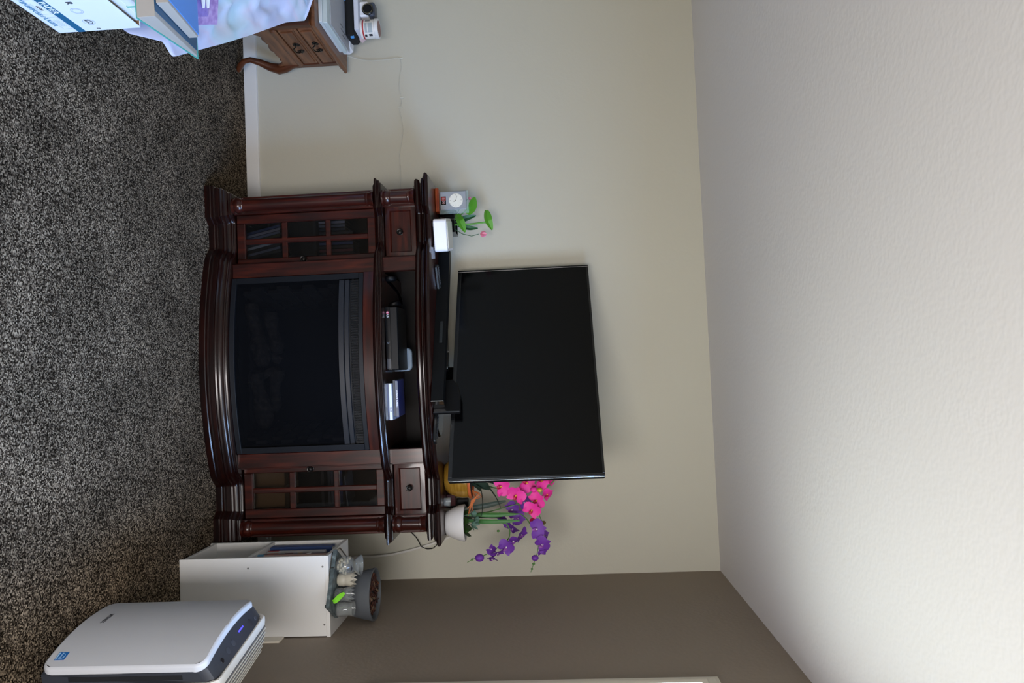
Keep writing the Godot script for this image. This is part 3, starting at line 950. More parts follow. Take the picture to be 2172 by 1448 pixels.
func orchid_meshes(r: float, open := 1.0) -> Array:
	var b := B.new()
	# three narrow sepals behind, two broad petals in front
	for k in 3:
		var a := TAU * k / 3.0
		leaf(b, Transform3D(Basis(Vector3(0, 0, 1), a), Vector3(0, 0, -0.002)) * Transform3D(Basis(Vector3.RIGHT, 0.12 / open), Vector3()), r * 0.98, r * 0.62, 0.35, -0.15, 0.85, 1.1)
	for s in [-1.0, 1.0]:
		leaf(b, Transform3D(Basis(Vector3(0, 0, 1), s * 1.25), Vector3(0, 0, 0.001)) * Transform3D(Basis(Vector3.RIGHT, 0.1 / open), Vector3()), r, r * 1.16, -0.4, 0.22, 0.72, 1.7)
	var lip := B.new()
	leaf(lip, Transform3D(Basis(Vector3(0, 0, 1), PI), Vector3(0, 0, 0.003)) * Transform3D(Basis(Vector3.RIGHT, 0.75), Vector3()), r * 0.5, r * 0.36, -1.2, 0.9, 0.9, 1.0)
	for s in [-1.0, 1.0]:
		leaf(lip, Transform3D(Basis(Vector3(0, 0, 1), s * 1.9), Vector3(0, 0, 0.003)) * Transform3D(Basis(Vector3.RIGHT, 0.9), Vector3()), r * 0.32, r * 0.24, 0.8, 0.6, 0.9, 1.0)
	var eye := B.new()
	eye.ball(Vector3(0, 0.001, r * 0.12), Vector3(r * 0.09, r * 0.12, r * 0.1), 8, 6)
	return [b.done(60), lip.done(60), eye.done(60)]

func bloom(t: Node3D, ms: Array, mats: Array, p: Vector3, face: Vector3, roll := 0.0, size := 1.0):
	var f := obj("flower", ms[0], mats[0], t)
	var xf := look(p - t.position, face, roll)
	f.transform = xf.scaled_local(Vector3.ONE * size)
	obj("flower_lip", ms[1], mats[1], f)
	obj("flower_eye", ms[2], mats[2], f)

func plants():
	var petal_extra := {"backlight_enabled": true, "backlight": Color(0.25, 0.2, 0.25)}
	var pink := mat("e22a93", 0.6, 0.0, petal_extra)
	var pink_lip := mat("b3123f", 0.55, 0.0, petal_extra)
	var yellow := mat("e6b54a", 0.6)
	var violet := mat("6a2f9e", 0.6, 0.0, petal_extra)
	var violet_lip := mat("8a4aa0", 0.6, 0.0, petal_extra)
	var white := mat("e8dcec", 0.6)
	var green := mat("2f6a2a", 0.5)
	var stem_green := mat("4d7a3a", 0.5)
	var deep := mat("24352a", 0.5)
	var soil := mat("1a1a16", 0.95)
	var flower := orchid_meshes(0.050)

	# glazed yellow-brown pot with the pink orchid
	var t := thing("orchid_plant", "pink orchid plant in a shiny yellow-brown glazed pot, half behind the television's right edge", "potted orchid", Vector3(0.515, 1.0725, 0.33))
	var prof := [Vector2(0, 0), Vector2(0.055, 0.0), Vector2(0.066, 0.004), Vector2(0.083, 0.025), Vector2(0.096, 0.055), Vector2(0.102, 0.085), Vector2(0.101, 0.112), Vector2(0.104, 0.114), Vector2(0.104, 0.117), Vector2(0.1, 0.118)]
	var b := B.new()
	b.lathe(prof, 40)
	var glaze := tri(mat("ffffff", 0.18, 0.0, {"albedo_texture": noise(0.02, 256, [[0.0, "6b4a14"], [0.5, "86611f"], [1.0, "a5803c"]], 4)}), Vector3(2, 14, 2))
	obj("pot", b, glaze, t)
	b = B.new()
	b.lathe([Vector2(0.1, 0.117), Vector2(0.106, 0.119), Vector2(0.108, 0.125), Vector2(0.105, 0.131), Vector2(0.098, 0.131), Vector2(0.094, 0.12)], 40)
	obj("pot_rim", b, mat("b65a2b", 0.5), t)
	b = B.new()
	b.lathe([Vector2(0.096, 0.121), Vector2(0.06, 0.127), Vector2(0, 0.13)], 24)
	obj("soil", b, soil, t)
	b = B.new()
	b.tube(smooth([Vector3(0.02, 0.12, 0.01), Vector3(0.058, 0.24, 0.01), Vector3(0.07, 0.355, 0.03), Vector3(0.07, 0.448, 0.05), Vector3(0.05, 0.505, 0.05), Vector3(0.016, 0.54, 0.05)]), 0.0032, 8)
	b.tube(smooth([Vector3(0.09, 0.368, 0.05), Vector3(0.132, 0.412, 0.07), Vector3(0.168, 0.445, 0.07), Vector3(0.212, 0.463, 0.07)]), 0.0022, 6)
	obj("stem", b, stem_green, t)
	for k in [[[Vector3(0.03, 0.13, 0.03), Vector3(0.06, 0.18, 0.07), Vector3(0.11, 0.187, 0.1), Vector3(0.17, 0.182, 0.12)], 0.034], [[Vector3(0.03, 0.13, 0.03), Vector3(0.045, 0.215, 0.07), Vector3(0.091, 0.25, 0.09), Vector3(0.143, 0.274, 0.1)], 0.042], [[Vector3(0, 0.13, 0.0), Vector3(-0.04, 0.2, 0.04), Vector3(-0.1, 0.22, 0.05), Vector3(-0.16, 0.2, 0.06)], 0.04], [[Vector3(0.01, 0.13, -0.02), Vector3(0.03, 0.23, -0.04), Vector3(0.02, 0.31, -0.05), Vector3(-0.02, 0.36, -0.05)], 0.04]]:
		b = B.new()
		blade(b, k[0], k[1], Vector3.UP, 0.12, 0.55)
		obj("leaf", b, deep, t)
	b = B.new()
	for i in 7:
		var a := 0.2 + i * 0.35
		b.tube(smooth([Vector3(0.06, 0.135, 0.05), Vector3(0.08 + 0.012 * sin(a * 3.0), 0.15 + 0.006 * i, 0.08), Vector3(0.1, 0.152 - 0.003 * i, 0.085), Vector3(0.125 + 0.008 * i, 0.125 + 0.012 * sin(a * 5.0), 0.08)]), 0.0018, 5)
	obj("raffia", b, mat("c06a35", 0.7), t)
	var at := [Vector3(0.556, 1.351, 0.420), Vector3(0.597, 1.422, 0.440), Vector3(0.545, 1.471, 0.400), Vector3(0.626, 1.515, 0.420), Vector3(0.664, 1.491, 0.450), Vector3(0.605, 1.563, 0.380), Vector3(0.539, 1.541, 0.400), Vector3(0.530, 1.585, 0.380)]
	var to := [Vector3(-0.15, -0.1, 1), Vector3(0.05, -0.25, 1), Vector3(-0.05, 0.2, 1), Vector3(0.1, -0.15, 1), Vector3(0.25, 0.05, 1), Vector3(0.7, 0.6, 0.8), Vector3(-0.2, 0.5, 1), Vector3(-0.1, 0.9, 0.7)]
	for i in at.size(): bloom(t, flower, [pink, pink_lip, yellow], at[i], to[i], [0.3, 1.2, -0.4, 0.5, 0.9, 0.4, -0.2, 0.1][i], [1, 1, 1, 0.92, 0.94, 0.8, 0.9, 0.75][i])
	for k in [[Vector3(0.571, 1.505, 0.440), 0.016, pink], [Vector3(0.726, 1.497, 0.400), 0.02, pink_lip], [Vector3(0.531, 1.613, 0.380), 0.013, pink], [Vector3(0.576, 1.533, 0.430), 0.0125, mat("b5a830", 0.5)], [Vector3(0.735, 1.544, 0.400), 0.011, mat("5a4a1c", 0.6)]]:
		b = B.new()
		b.ball(k[0] - t.position, Vector3(k[1] * 0.85, k[1], k[1] * 0.85), 12, 8)
		obj("bud", b, k[2], t)

	# ribbed white bowl with the purple orchid
	t = thing("orchid_plant", "purple orchid plant in a ribbed white ceramic bowl at the console's right end", "potted orchid", Vector3(0.732, 1.0725, 0.355))
	prof = [Vector2(0, 0), Vector2(0.054, 0.0)]
	for i in 13:
		var f := i / 12.0
		var r := 0.056 + 0.03 * sin(f * PI * 0.5)
		prof.append(Vector2(r, 0.004 + f * 0.088))
		if i < 12: prof.append(Vector2(r + 0.0026, 0.004 + (f + 0.042) * 0.088))
	prof.append_array([Vector2(0.085, 0.094), Vector2(0.082, 0.092), Vector2(0.078, 0.075)])
	b = B.new()
	b.lathe(prof, 48)
	obj("bowl", b, mat("d6d4d4", 0.35), t, 70)
	b = B.new()
	b.lathe([Vector2(0.08, 0.078), Vector2(0.04, 0.085), Vector2(0, 0.086)], 24)
	obj("moss", b, mat("1d2a14", 0.95), t)
	for i in 9:
		var a := TAU * i / 9.0 + 0.3
		b = B.new()
		leaf(b, Transform3D(Basis(Vector3.UP, -a), Vector3(0, 0.082, 0)) * Transform3D(Basis(Vector3.RIGHT, 1.1), Vector3(0, 0.0, 0.03)), 0.055, 0.042, -0.5, 0.2, 0.8, 1.2)
		obj("ground_leaf", b, mat("28421a", 0.5), t)
	b = B.new()
	var sa := smooth([Vector3(0.693, 1.155, 0.360), Vector3(0.689, 1.266, 0.360), Vector3(0.692, 1.368, 0.360), Vector3(0.697, 1.437, 0.370), Vector3(0.716, 1.464, 0.390), Vector3(0.744, 1.484, 0.410), Vector3(0.787, 1.513, 0.415), Vector3(0.842, 1.515, 0.415), Vector3(0.888, 1.504, 0.415), Vector3(0.921, 1.489, 0.420), Vector3(0.960, 1.474, 0.420)], 4)
	var sb := smooth([Vector3(0.713, 1.155, 0.360), Vector3(0.728, 1.287, 0.360), Vector3(0.742, 1.366, 0.360), Vector3(0.774, 1.381, 0.370), Vector3(0.803, 1.377, 0.385), Vector3(0.822, 1.359, 0.395), Vector3(0.845, 1.320, 0.405), Vector3(0.864, 1.287, 0.415), Vector3(0.884, 1.231, 0.425), Vector3(0.890, 1.204, 0.425), Vector3(0.905, 1.176, 0.425)], 4)
	for s in [sa, sb, smooth([Vector3(0.70, 1.155, 0.35), Vector3(0.69, 1.28, 0.32), Vector3(0.67, 1.38, 0.30), Vector3(0.655, 1.45, 0.29)], 8)]:
		var pts: Array = s.map(func(q): return q - t.position)
		var rad := []
		for i in pts.size(): rad.append(lerpf(0.0042, 0.0014, float(i) / pts.size()))
		b = B.new()
		b.tube(pts, rad, 8)
		obj("stem", b, stem_green, t)
	for k in [[[Vector3(0.668, 1.155, 0.360), Vector3(0.657, 1.265, 0.340), Vector3(0.641, 1.363, 0.320)], 0.026, deep], [[Vector3(0.720, 1.155, 0.360), Vector3(0.726, 1.289, 0.380), Vector3(0.726, 1.430, 0.380)], 0.022, green], [[Vector3(0.70, 1.155, 0.34), Vector3(0.712, 1.27, 0.32), Vector3(0.722, 1.34, 0.31)], 0.02, deep], [[Vector3(0.69, 1.155, 0.37), Vector3(0.700, 1.3, 0.365), Vector3(0.699, 1.42, 0.36)], 0.018, green]]:
		b = B.new()
		blade(b, k[0].map(func(q): return q - t.position), k[1], Vector3(0, 0, 1), 0.15, 0.6)
		obj("long_leaf", b, k[2], t)
	var grey := mat("4d6a5c", 0.6)
	for k in [Vector3(0.675, 1.205, 0.430), Vector3(0.703, 1.218, 0.430), Vector3(0.724, 1.205, 0.440)]:
		b = B.new()
		for i in 6:
			var a := TAU * i / 6.0
			leaf(b, look(k - t.position, Vector3(0, 0.7, 0.7)) * Transform3D(Basis(Vector3(0, 0, 1), a) * Basis(Vector3.RIGHT, 0.6), Vector3()), 0.028 if k.x < 0.72 else 0.042, 0.02 if k.x < 0.72 else 0.014, 0.6, 0.5, 0.9, 1.2)
		b.tube([k - t.position, Vector3(k.x * 0.5 + 0.36, 1.15, 0.38) - t.position], 0.002, 5)
		obj("succulent", b, grey, t)
	at = [Vector3(0.756, 1.510, 0.440), Vector3(0.827, 1.532, 0.440), Vector3(0.800, 1.548, 0.410), Vector3(0.868, 1.532, 0.420), Vector3(0.787, 1.434, 0.400), Vector3(0.812, 1.395, 0.410), Vector3(0.840, 1.361, 0.420), Vector3(0.863, 1.321, 0.430), Vector3(0.850, 1.290, 0.420), Vector3(0.891, 1.294, 0.420), Vector3(0.692, 1.389, 0.285), Vector3(0.735, 1.346, 0.30), Vector3(0.732, 1.415, 0.28), Vector3(0.778, 1.389, 0.30), Vector3(0.656, 1.449, 0.295)]
	to = [Vector3(-0.1, 0.1, 1), Vector3(0.35, 0.25, 1), Vector3(0.2, 1, 0.4), Vector3(0.7, 0.5, 0.6), Vector3(0.6, 0.9, 0.6), Vector3(0.9, 0.3, 0.6), Vector3(0.2, 0.2, 1), Vector3(0.8, 0.4, 0.5), Vector3(-0.8, 0.2, 0.6), Vector3(0.9, -0.2, 0.4), Vector3(-0.2, -0.1, 1), Vector3(0.4, -0.6, 0.8), Vector3(0.3, 0.3, 1), Vector3(0.8, -0.2, 0.6), Vector3(-0.3, 0.3, 1)]
	for i in at.size(): bloom(t, flower, [violet, violet_lip, white], at[i], to[i], [0.1, 0.4, 0.2, 1.0, -0.5, 0.3, 0.8, 1.4, -0.6, 0.2, 0.4, 0.9, -0.3, 0.6, 0.2][i], [1, 0.95, 0.7, 0.6, 0.85, 0.85, 0.9, 0.75, 0.6, 0.7, 0.9, 0.85, 0.85, 0.8, 0.8][i])
	for k in [[Vector3(0.894, 1.497, 0.420), 0.017, violet], [Vector3(0.884, 1.236, 0.430), 0.022, violet], [Vector3(0.921, 1.489, 0.42), 0.007, stem_green], [Vector3(0.945, 1.480, 0.42), 0.006, stem_green], [Vector3(0.892, 1.200, 0.425), 0.006, stem_green], [Vector3(0.772, 1.325, 0.38), 0.007, stem_green]]:
		b = B.new()
		b.ball(k[0] - t.position, Vector3(k[1] * 0.85, k[1], k[1] * 0.85), 12, 8)
		obj("bud", b, k[2], t)

	# lily in a black dish behind the router
	t = thing("lily_plant", "small lily plant with green leaves and pink blossom in a low black dish", "potted plant", Vector3(-0.772, 1.0725, 0.15))
	b = B.new()
	b.box(Vector3(0, 0.004, 0), Vector3(0.12, 0.008, 0.12), 0.001)
	for s in [-1.0, 1.0]:
		b.box(Vector3(s * 0.064, 0.04, 0), Vector3(0.006, 0.078, 0.134), 0.001)
		b.box(Vector3(0, 0.04, s * 0.064), Vector3(0.122, 0.078, 0.006), 0.001)
	obj("dish", b, M.black_gloss, t)
	b = B.new()
	b.box(Vector3(0, 0.055, 0), Vector3(0.12, 0.03, 0.12), 0.004)
	obj("pebble_fill", b, mat("2a2824", 0.9), t)
	var lime := mat("4d8f22", 0.45, 0.0, {"backlight_enabled": true, "backlight": Color(0.2, 0.3, 0.05)})
	var bottle := mat("1d5128", 0.45)
	var o := t.position
	for k in [[[Vector3(-0.755, 1.14, 0.15), Vector3(-0.754, 1.23, 0.15), Vector3(-0.760, 1.308, 0.15)], 0.0045, lime], [[Vector3(-0.735, 1.14, 0.16), Vector3(-0.704, 1.183, 0.16), Vector3(-0.690, 1.231, 0.16), Vector3(-0.699, 1.270, 0.16)], 0.0018, bottle], [[Vector3(-0.78, 1.14, 0.14), Vector3(-0.82, 1.19, 0.13), Vector3(-0.845, 1.226, 0.14)], 0.003, lime], [[Vector3(-0.785, 1.14, 0.14), Vector3(-0.86, 1.19, 0.15), Vector3(-0.885, 1.222, 0.16)], 0.0018, bottle]]:
		b = B.new()
		b.tube(smooth(k[0].map(func(q): return q - o)), k[1], 8)
		obj("stem", b, k[2], t)
	for k in [[[Vector3(-0.808, 1.215, 0.145), Vector3(-0.838, 1.238, 0.16), Vector3(-0.893, 1.254, 0.155)], 0.045, lime], [[Vector3(-0.822, 1.312, 0.145), Vector3(-0.765, 1.318, 0.165), Vector3(-0.718, 1.338, 0.15)], 0.042, lime], [[Vector3(-0.808, 1.160, 0.155), Vector3(-0.768, 1.175, 0.18), Vector3(-0.709, 1.200, 0.17)], 0.042, lime], [[Vector3(-0.768, 1.15, 0.14), Vector3(-0.791, 1.207, 0.13), Vector3(-0.801, 1.256, 0.13)], 0.03, bottle], [[Vector3(-0.75, 1.16, 0.14), Vector3(-0.735, 1.225, 0.135), Vector3(-0.732, 1.264, 0.14)], 0.026, bottle]]:
		b = B.new()
		blade(b, k[0].map(func(q): return q - o), k[1], Vector3(0, 0.35, 1), 0.3, 0.8)
		obj("leaf", b, k[2], t)
	var blush := mat("e08aa4", 0.5, 0.0, petal_extra)
	for c in [Vector3(-0.697, 1.276, 0.16), Vector3(-0.886, 1.222, 0.16)]:
		b = B.new()
		for i in 6:
			var a := TAU * i / 6.0
			leaf(b, Transform3D(Basis(Vector3.UP, a), c - o) * Transform3D(Basis(Vector3.RIGHT, 0.35 + 0.25 * (i % 2)), Vector3()), 0.034 if c.x > -0.8 else 0.016, 0.022 if c.x > -0.8 else 0.012, -0.5, 0.5, 0.8, 1.2)
		obj("blossom", b, blush, t)

	# odds and ends between the two pots
	t = thing("black_carton", "small plain black box between the yellow-brown pot and the white bowl", "box", Vector3(0.665, 1.0725, 0.2))
	b = B.new()
	b.box(Vector3(0, 0.047, 0), Vector3(0.045, 0.094, 0.04), 0.002)
	obj("box_body", b, M.black, t)
	t = thing("maroon_carton", "small dark maroon box lying behind the yellow-brown pot", "box", Vector3(0.625, 1.0725, 0.27), 0.3)
	b = B.new()
	b.box(Vector3(0, 0.02, 0), Vector3(0.06, 0.04, 0.06), 0.002)
	obj("box_body", b, mat("3a1216", 0.5), t)
	t = thing("glass_votive", "small clear glass votive on the console top, just left of the white bowl", "votive", Vector3(0.622, 1.0725, 0.40))
	b = B.new()
	b.lathe([Vector2(0, 0), Vector2(0.017, 0), Vector2(0.02, 0.004), Vector2(0.021, 0.03), Vector2(0.019, 0.03), Vector2(0.018, 0.006), Vector2(0, 0.005)], 24)
	var cg := mat("d8dcdc", 0.05, 0.0, {"transparency": BaseMaterial3D.TRANSPARENCY_ALPHA})
	cg.albedo_color = Color(0.6, 0.62, 0.62, 0.25)
	M.clear_glass = cg
	obj("glass_cup", b, cg, t)

func shelf_corner():
	var xa := 0.752
	var xb := 1.086
	var z0 := 0.545
	var z1 := 0.854
	var t := thing("cube_shelf", "white two-cube shelf unit with side panel to the room, between console and taupe wall", "shelf", Vector3(0.919, 0, 0.70))
	var o := t.position
	var part := func(called: String, a: Vector3, c: Vector3, m: Material = M.white_board):
		var b := B.new()
		b.bar(a - o, c - o, 0.0012)
		obj(called, b, m, t)
	part.call("side_panel", Vector3(xa, 0, z1 - 0.016), Vector3(xb, 0.627, z1))
	part.call("side_panel", Vector3(xa, 0, z0), Vector3(xb, 0.627, z0 + 0.016))
	part.call("top_board", Vector3(xa, 0.627, z0), Vector3(xb + 0.004, 0.643, z1))
	part.call("middle_shelf", Vector3(xa, 0.290, z0 + 0.016), Vector3(xb - 0.008, 0.306, z1 - 0.016))
	part.call("bottom_board", Vector3(xa, 0.015, z0 + 0.016), Vector3(xb - 0.008, 0.031, z1 - 0.016))
	part.call("back_panel", Vector3(xb - 0.008, 0.0, z0 + 0.016), Vector3(xb, 0.627, z1 - 0.016))
	for k in [[0.796, 0.298], [1.038, 0.618], [0.797, 0.618]]:
		var b := B.new()
		b.lathe([Vector2(0.0042, 0.0), Vector2(0.0042, 0.001), Vector2(0.003, 0.0012), Vector2(0.002, 0.0004), Vector2(0, 0.0004)], 14, Transform3D(Basis(Vector3.RIGHT, PI / 2), Vector3(k[0], k[1], z1) - o))
		obj("screw_cap", b, mat("6e6c68", 0.5), t)
	# books and cases in the upper cube, spines towards the console
	var specs := [
		["book", "dark blue hardback book in the white cube shelf, farthest from the room", "book", 0.605, 0.046, 0.285, mat("2c4272", 0.45), mat("2c4272", 0.45), 0.012],
		["game_case", "white and red game case with picture spine, beside the dark blue book", "game case", 0.662, 0.016, 0.268, mat("b8b8ba", 0.4), mat("b9b6b8", 0.4), 0.02],
		["game_case", "grey picture-spine game case between white-red and black cases in cube shelf", "game case", 0.690, 0.016, 0.27, mat("8c4a3c", 0.4), mat("8f9096", 0.4), 0.025],
		["game_case", "black game case with white half-disc mark on its spine in the cube shelf", "game case", 0.722, 0.018, 0.30, mat("16161a", 0.35), mat("1b1b20", 0.35), 0.02],
		["magazine", "thin pale magazine with light blue corner, nearest the shelf's side panel", "magazine", 0.765, 0.010, 0.31, mat("c9a79b", 0.5), mat("b99a94", 0.5), 0.012]]
	for s in specs:
		var k := thing(s[0], s[1], s[2], Vector3(xa + s[8], 0.3065, s[3]))
		var b := B.new()
		b.box(Vector3(0.11, s[5] / 2, 0), Vector3(0.22, s[5], s[4]), 0.002)
		obj("cover", b, s[6], k)
		b = B.new()
		b.box(Vector3(-0.0004, s[5] / 2, 0), Vector3(0.001, s[5] * 0.98, s[4] * 0.9), 0.0)
		obj("spine", b, s[7], k)
		if s[3] == 0.605:
			b = B.new()
			b.box(Vector3(0.112, s[5] - 0.001, 0), Vector3(0.21, 0.004, s[4] * 0.8), 0.0)
			obj("page_block", b, M.paper, k)
		var print_xf := func(y: float, z: float) -> Transform3D: return Transform3D(Basis(Vector3(0, 1, 0), Vector3(0, 0, -1), Vector3(-1, 0, 0)), Vector3(-0.0012, y, z))
		if s[3] == 0.690:
			for q in [[0.10, 0.06, "a84a28"], [0.17, 0.05, "5c2a2c"], [0.22, 0.03, "d0b080"]]:
				b = B.new()
				b.box(Vector3(-0.001, q[0] - 0.06, 0), Vector3(0.0006, q[1] * 0.7, 0.012), 0.0)
				obj("spine_picture", b, mat(q[2], 0.5), k)
		if s[3] == 0.722:
			b = B.new()
			b.lathe([Vector2(0, 0), Vector2(0.022, 0), Vector2(0.022, 0.0006), Vector2(0, 0.0006)], 20, Transform3D(Basis(Vector3.BACK, PI / 2), Vector3(-0.0009, 0.22, 0.009)), 0.0, PI * 0.5, PI * 1.5)
			obj("half_disc_mark", b, mat("e4e4e4", 0.5), k)
			b = B.new()
			b.box(Vector3(-0.001, 0.04, 0), Vector3(0.0006, 0.03, 0.014), 0.0)
			obj("spine_picture", b, mat("8a3a22", 0.5), k)
		if s[3] == 0.662:
			b = B.new()
			b.box(Vector3(-0.001, 0.03, 0), Vector3(0.0006, 0.05, 0.015), 0.0)
			obj("red_band", b, mat("9a2a26", 0.5), k)
		if s[3] == 0.765:
			b = B.new()
			b.box(Vector3(0.02, 0.012, 0.0005), Vector3(0.045, 0.03, 0.0108), 0.0)
			obj("blue_corner", b, mat("5a9ac0", 0.5), k)
	# two slate slabs on feet with a chrome handle
	var tr := thing("slate_tray", "dark grey slate tray with chrome end handle on top of the white cube shelf", "tray", Vector3(0.905, 0.6432, 0.770), -0.576)
	var slate := tri(mat("ffffff", 0.55, 0.0, {"albedo_texture": noise(0.015, 256, [[0.0, "2c3436"], [0.5, "465153"], [1.0, "7d8a8b"]], 4), "heightmap_enabled": true, "heightmap_texture": noise(0.02, 256, null, 4), "heightmap_scale": 0.15}), Vector3.ONE * 6.0)
	for k in [[-0.1235, -0.046], [-0.043, 0.1235]]:
		var b := B.new()
		b.bar(Vector3(k[0], 0.006, -0.03), Vector3(k[1], 0.022, 0.115), 0.0015)
		obj("slate_slab", b, slate, tr)
	for sx in [-0.11, 0.112]:
		for sz in [-0.015, 0.1]:
			var b := B.new()
			b.lathe([Vector2(0, 0), Vector2(0.006, 0.0), Vector2(0.007, 0.003), Vector2(0.006, 0.0062), Vector2(0, 0.0062)], 12, Transform3D(Basis(), Vector3(sx, 0, sz)))
			obj("foot", b, M.black, tr)
	var b := B.new()
	b.tube(smooth([Vector3(-0.122, 0.02, 0.105), Vector3(-0.13, 0.028, 0.105), Vector3(-0.135, 0.03, 0.095), Vector3(-0.135, 0.03, -0.01), Vector3(-0.13, 0.028, -0.02), Vector3(-0.122, 0.02, -0.02)]), 0.003, 8)
	obj("handle", b, M.chrome, tr)
	b = B.new()
	b.tube([Vector3(-0.0445, 0.019, 0.116), Vector3(-0.0445, 0.019, 0.1)], 0.0022, 8)
	obj("hinge_pin", b, M.chrome, tr)

	# glassware on the tray
	var ty := 0.6655
	var glass: Material = M.clear_glass
	var k := thing("glass_globe", "round clear glass bowl filled with pale shells, leftmost on the slate tray", "glass bowl", Vector3(0.805, ty, 0.815))
	b = B.new()
	var pr := [Vector2(0, 0.002), Vector2(0.018, 0.0)]
	for i in 13:
		var a := -1.05 + 2.0 * i / 12.0
		pr.append(Vector2(0.041 * cos(a), 0.041 + 0.043 * sin(a)))
	pr.append_array([Vector2(0.026, 0.083), Vector2(0.034, 0.09), Vector2(0.042, 0.103), Vector2(0.0425, 0.106), Vector2(0.04, 0.105), Vector2(0.031, 0.09), Vector2(0.022, 0.081)])
	b.lathe(pr, 32)
	obj("glass_wall", b, glass, k, 60)
	b = B.new()
	for i in 46:
		var a := rng.randf() * TAU
		var yy := 0.008 + rng.randf() * 0.045
		var rr := sqrt(rng.randf()) * (0.012 + 0.022 * sin(clampf(yy / 0.05, 0.1, 1.0) * PI * 0.55))
		b.ball(Vector3(cos(a) * rr, yy, sin(a) * rr), Vector3(0.005 + rng.randf() * 0.004, 0.003 + rng.randf() * 0.003, 0.005), 6, 4, Transform3D(Basis(), Vector3()))
	obj("shell_fill", b, mat("b4ad96", 0.6), k).set_meta("kind", "stuff")
	b = B.new()
	blade(b, [Vector3(-0.012, 0.056, 0.024), Vector3(0.004, 0.066, 0.03), Vector3(0.018, 0.06, 0.022)], 0.022, Vector3(0, 0.3, 1), 0.2, 0.5)
	obj("dark_shell", b, mat("26262e", 0.35), k)
	var frost := mat("d8d2c4", 0.3, 0.0, {"transparency": BaseMaterial3D.TRANSPARENCY_ALPHA})
	frost.albedo_color = Color(0.78, 0.75, 0.68, 0.55)
	var i := 0
	for s in [["candle_cup", "cream frosted glass candle cup with zigzag rim, beside the round glass bowl", Vector3(0.868, ty, 0.80), frost], ["candle_cup", "clear glass candle cup with zigzag rim and purple filling on the slate tray", Vector3(0.918, ty, 0.842), glass]]:
		var c := thing(s[0], s[1], "candle holder", s[2])
		b = B.new()
		b.lathe([Vector2(0, 0.001), Vector2(0.02, 0), Vector2(0.026, 0.006), Vector2(0.0275, 0.028), Vector2(0.025, 0.034), Vector2(0.0265, 0.038), Vector2(0.0285, 0.05)], 40)
		# the zigzag rim
		for n in 80:
			var a0 := TAU * n / 80.0
			var a1 := TAU * (n + 1) / 80.0
			var h0 := 0.060 + 0.016 * absf(fposmod(n / 8.0, 1.0) * 2.0 - 1.0) 
			var h1 := 0.060 + 0.016 * absf(fposmod((n + 1) / 8.0, 1.0) * 2.0 - 1.0)
			for w in [[0.0285, 1.0], [0.0265, -1.0]]:
				var f0: float = w[0] + (h0 - 0.05) * 0.15
				var f1: float = w[0] + (h1 - 0.05) * 0.15
				b.quad(Vector3(w[0] * cos(a0), 0.05, -w[0] * sin(a0)), Vector3(w[0] * cos(a1), 0.05, -w[0] * sin(a1)), Vector3(f1 * cos(a1), h1, -f1 * sin(a1)), Vector3(f0 * cos(a0), h0, -f0 * sin(a0)))
		obj("glass_wall", b, s[3], c, 60)
		if i == 1:
			b = B.new()
			for n in 60:
				var a := rng.randf() * TAU
				var rr := sqrt(rng.randf()) * 0.022
				b.ball(Vector3(cos(a) * rr, 0.006 + rng.randf() * 0.024, sin(a) * rr), Vector3.ONE * (0.0025 + rng.randf() * 0.002), 5, 4)
			obj("purple_beads", b, mat("3c3848", 0.25), c).set_meta("kind", "stuff")
		i += 1
	k = thing("glass_jar", "small empty clear glass jar at the slate tray's end, by the taupe wall", "jar", Vector3(0.985, ty, 0.822))
	b = B.new()
	b.lathe([Vector2(0, 0.002), Vector2(0.028, 0), Vector2(0.031, 0.005), Vector2(0.031, 0.036), Vector2(0.028, 0.042), Vector2(0.029, 0.046), Vector2(0.027, 0.05), Vector2(0.029, 0.055), Vector2(0.031, 0.07), Vector2(0.029, 0.07), Vector2(0.026, 0.05), Vector2(0.028, 0.035), Vector2(0.028, 0.006), Vector2(0, 0.005)], 32)
	obj("glass_wall", b, glass, k, 45)
	k = thing("green_sprout", "bright green artificial leaf sprout on the slate tray before the zigzag cup", "artificial leaf", Vector3(0.928, ty, 0.885))
	b = B.new()
	blade(b, [Vector3(0.006, 0.002, 0.0), Vector3(0.002, 0.012, 0.006), Vector3(-0.012, 0.028, -0.004), Vector3(-0.024, 0.046, -0.018)], 0.022, Vector3(0, 0.2, 1), 0.25, 0.5)
	obj("leaf", b, mat("7fd12e", 0.5, 0.0, {"backlight_enabled": true, "backlight": Color(0.3, 0.5, 0.1)}), k)

	# grey planter with bark
	k = thing("planter", "wide dark grey planter filled with bark chips, behind the slate tray", "planter", Vector3(0.972, 0.6435, 0.665))
	b = B.new()
	b.lathe([Vector2(0, 0), Vector2(0.072, 0), Vector2(0.076, 0.003), Vector2(0.09, 0.05), Vector2(0.104, 0.1), Vector2(0.113, 0.143), Vector2(0.113, 0.147), Vector2(0.107, 0.148), Vector2(0.104, 0.145), Vector2(0.098, 0.12)], 48)
	obj("pot", b, mat("4d5156", 0.6), k)
	b = B.new()
	b.lathe([Vector2(0.1, 0.126), Vector2(0.05, 0.132), Vector2(0, 0.133)], 24)
	obj("soil", b, mat("1c1210", 0.95), k)
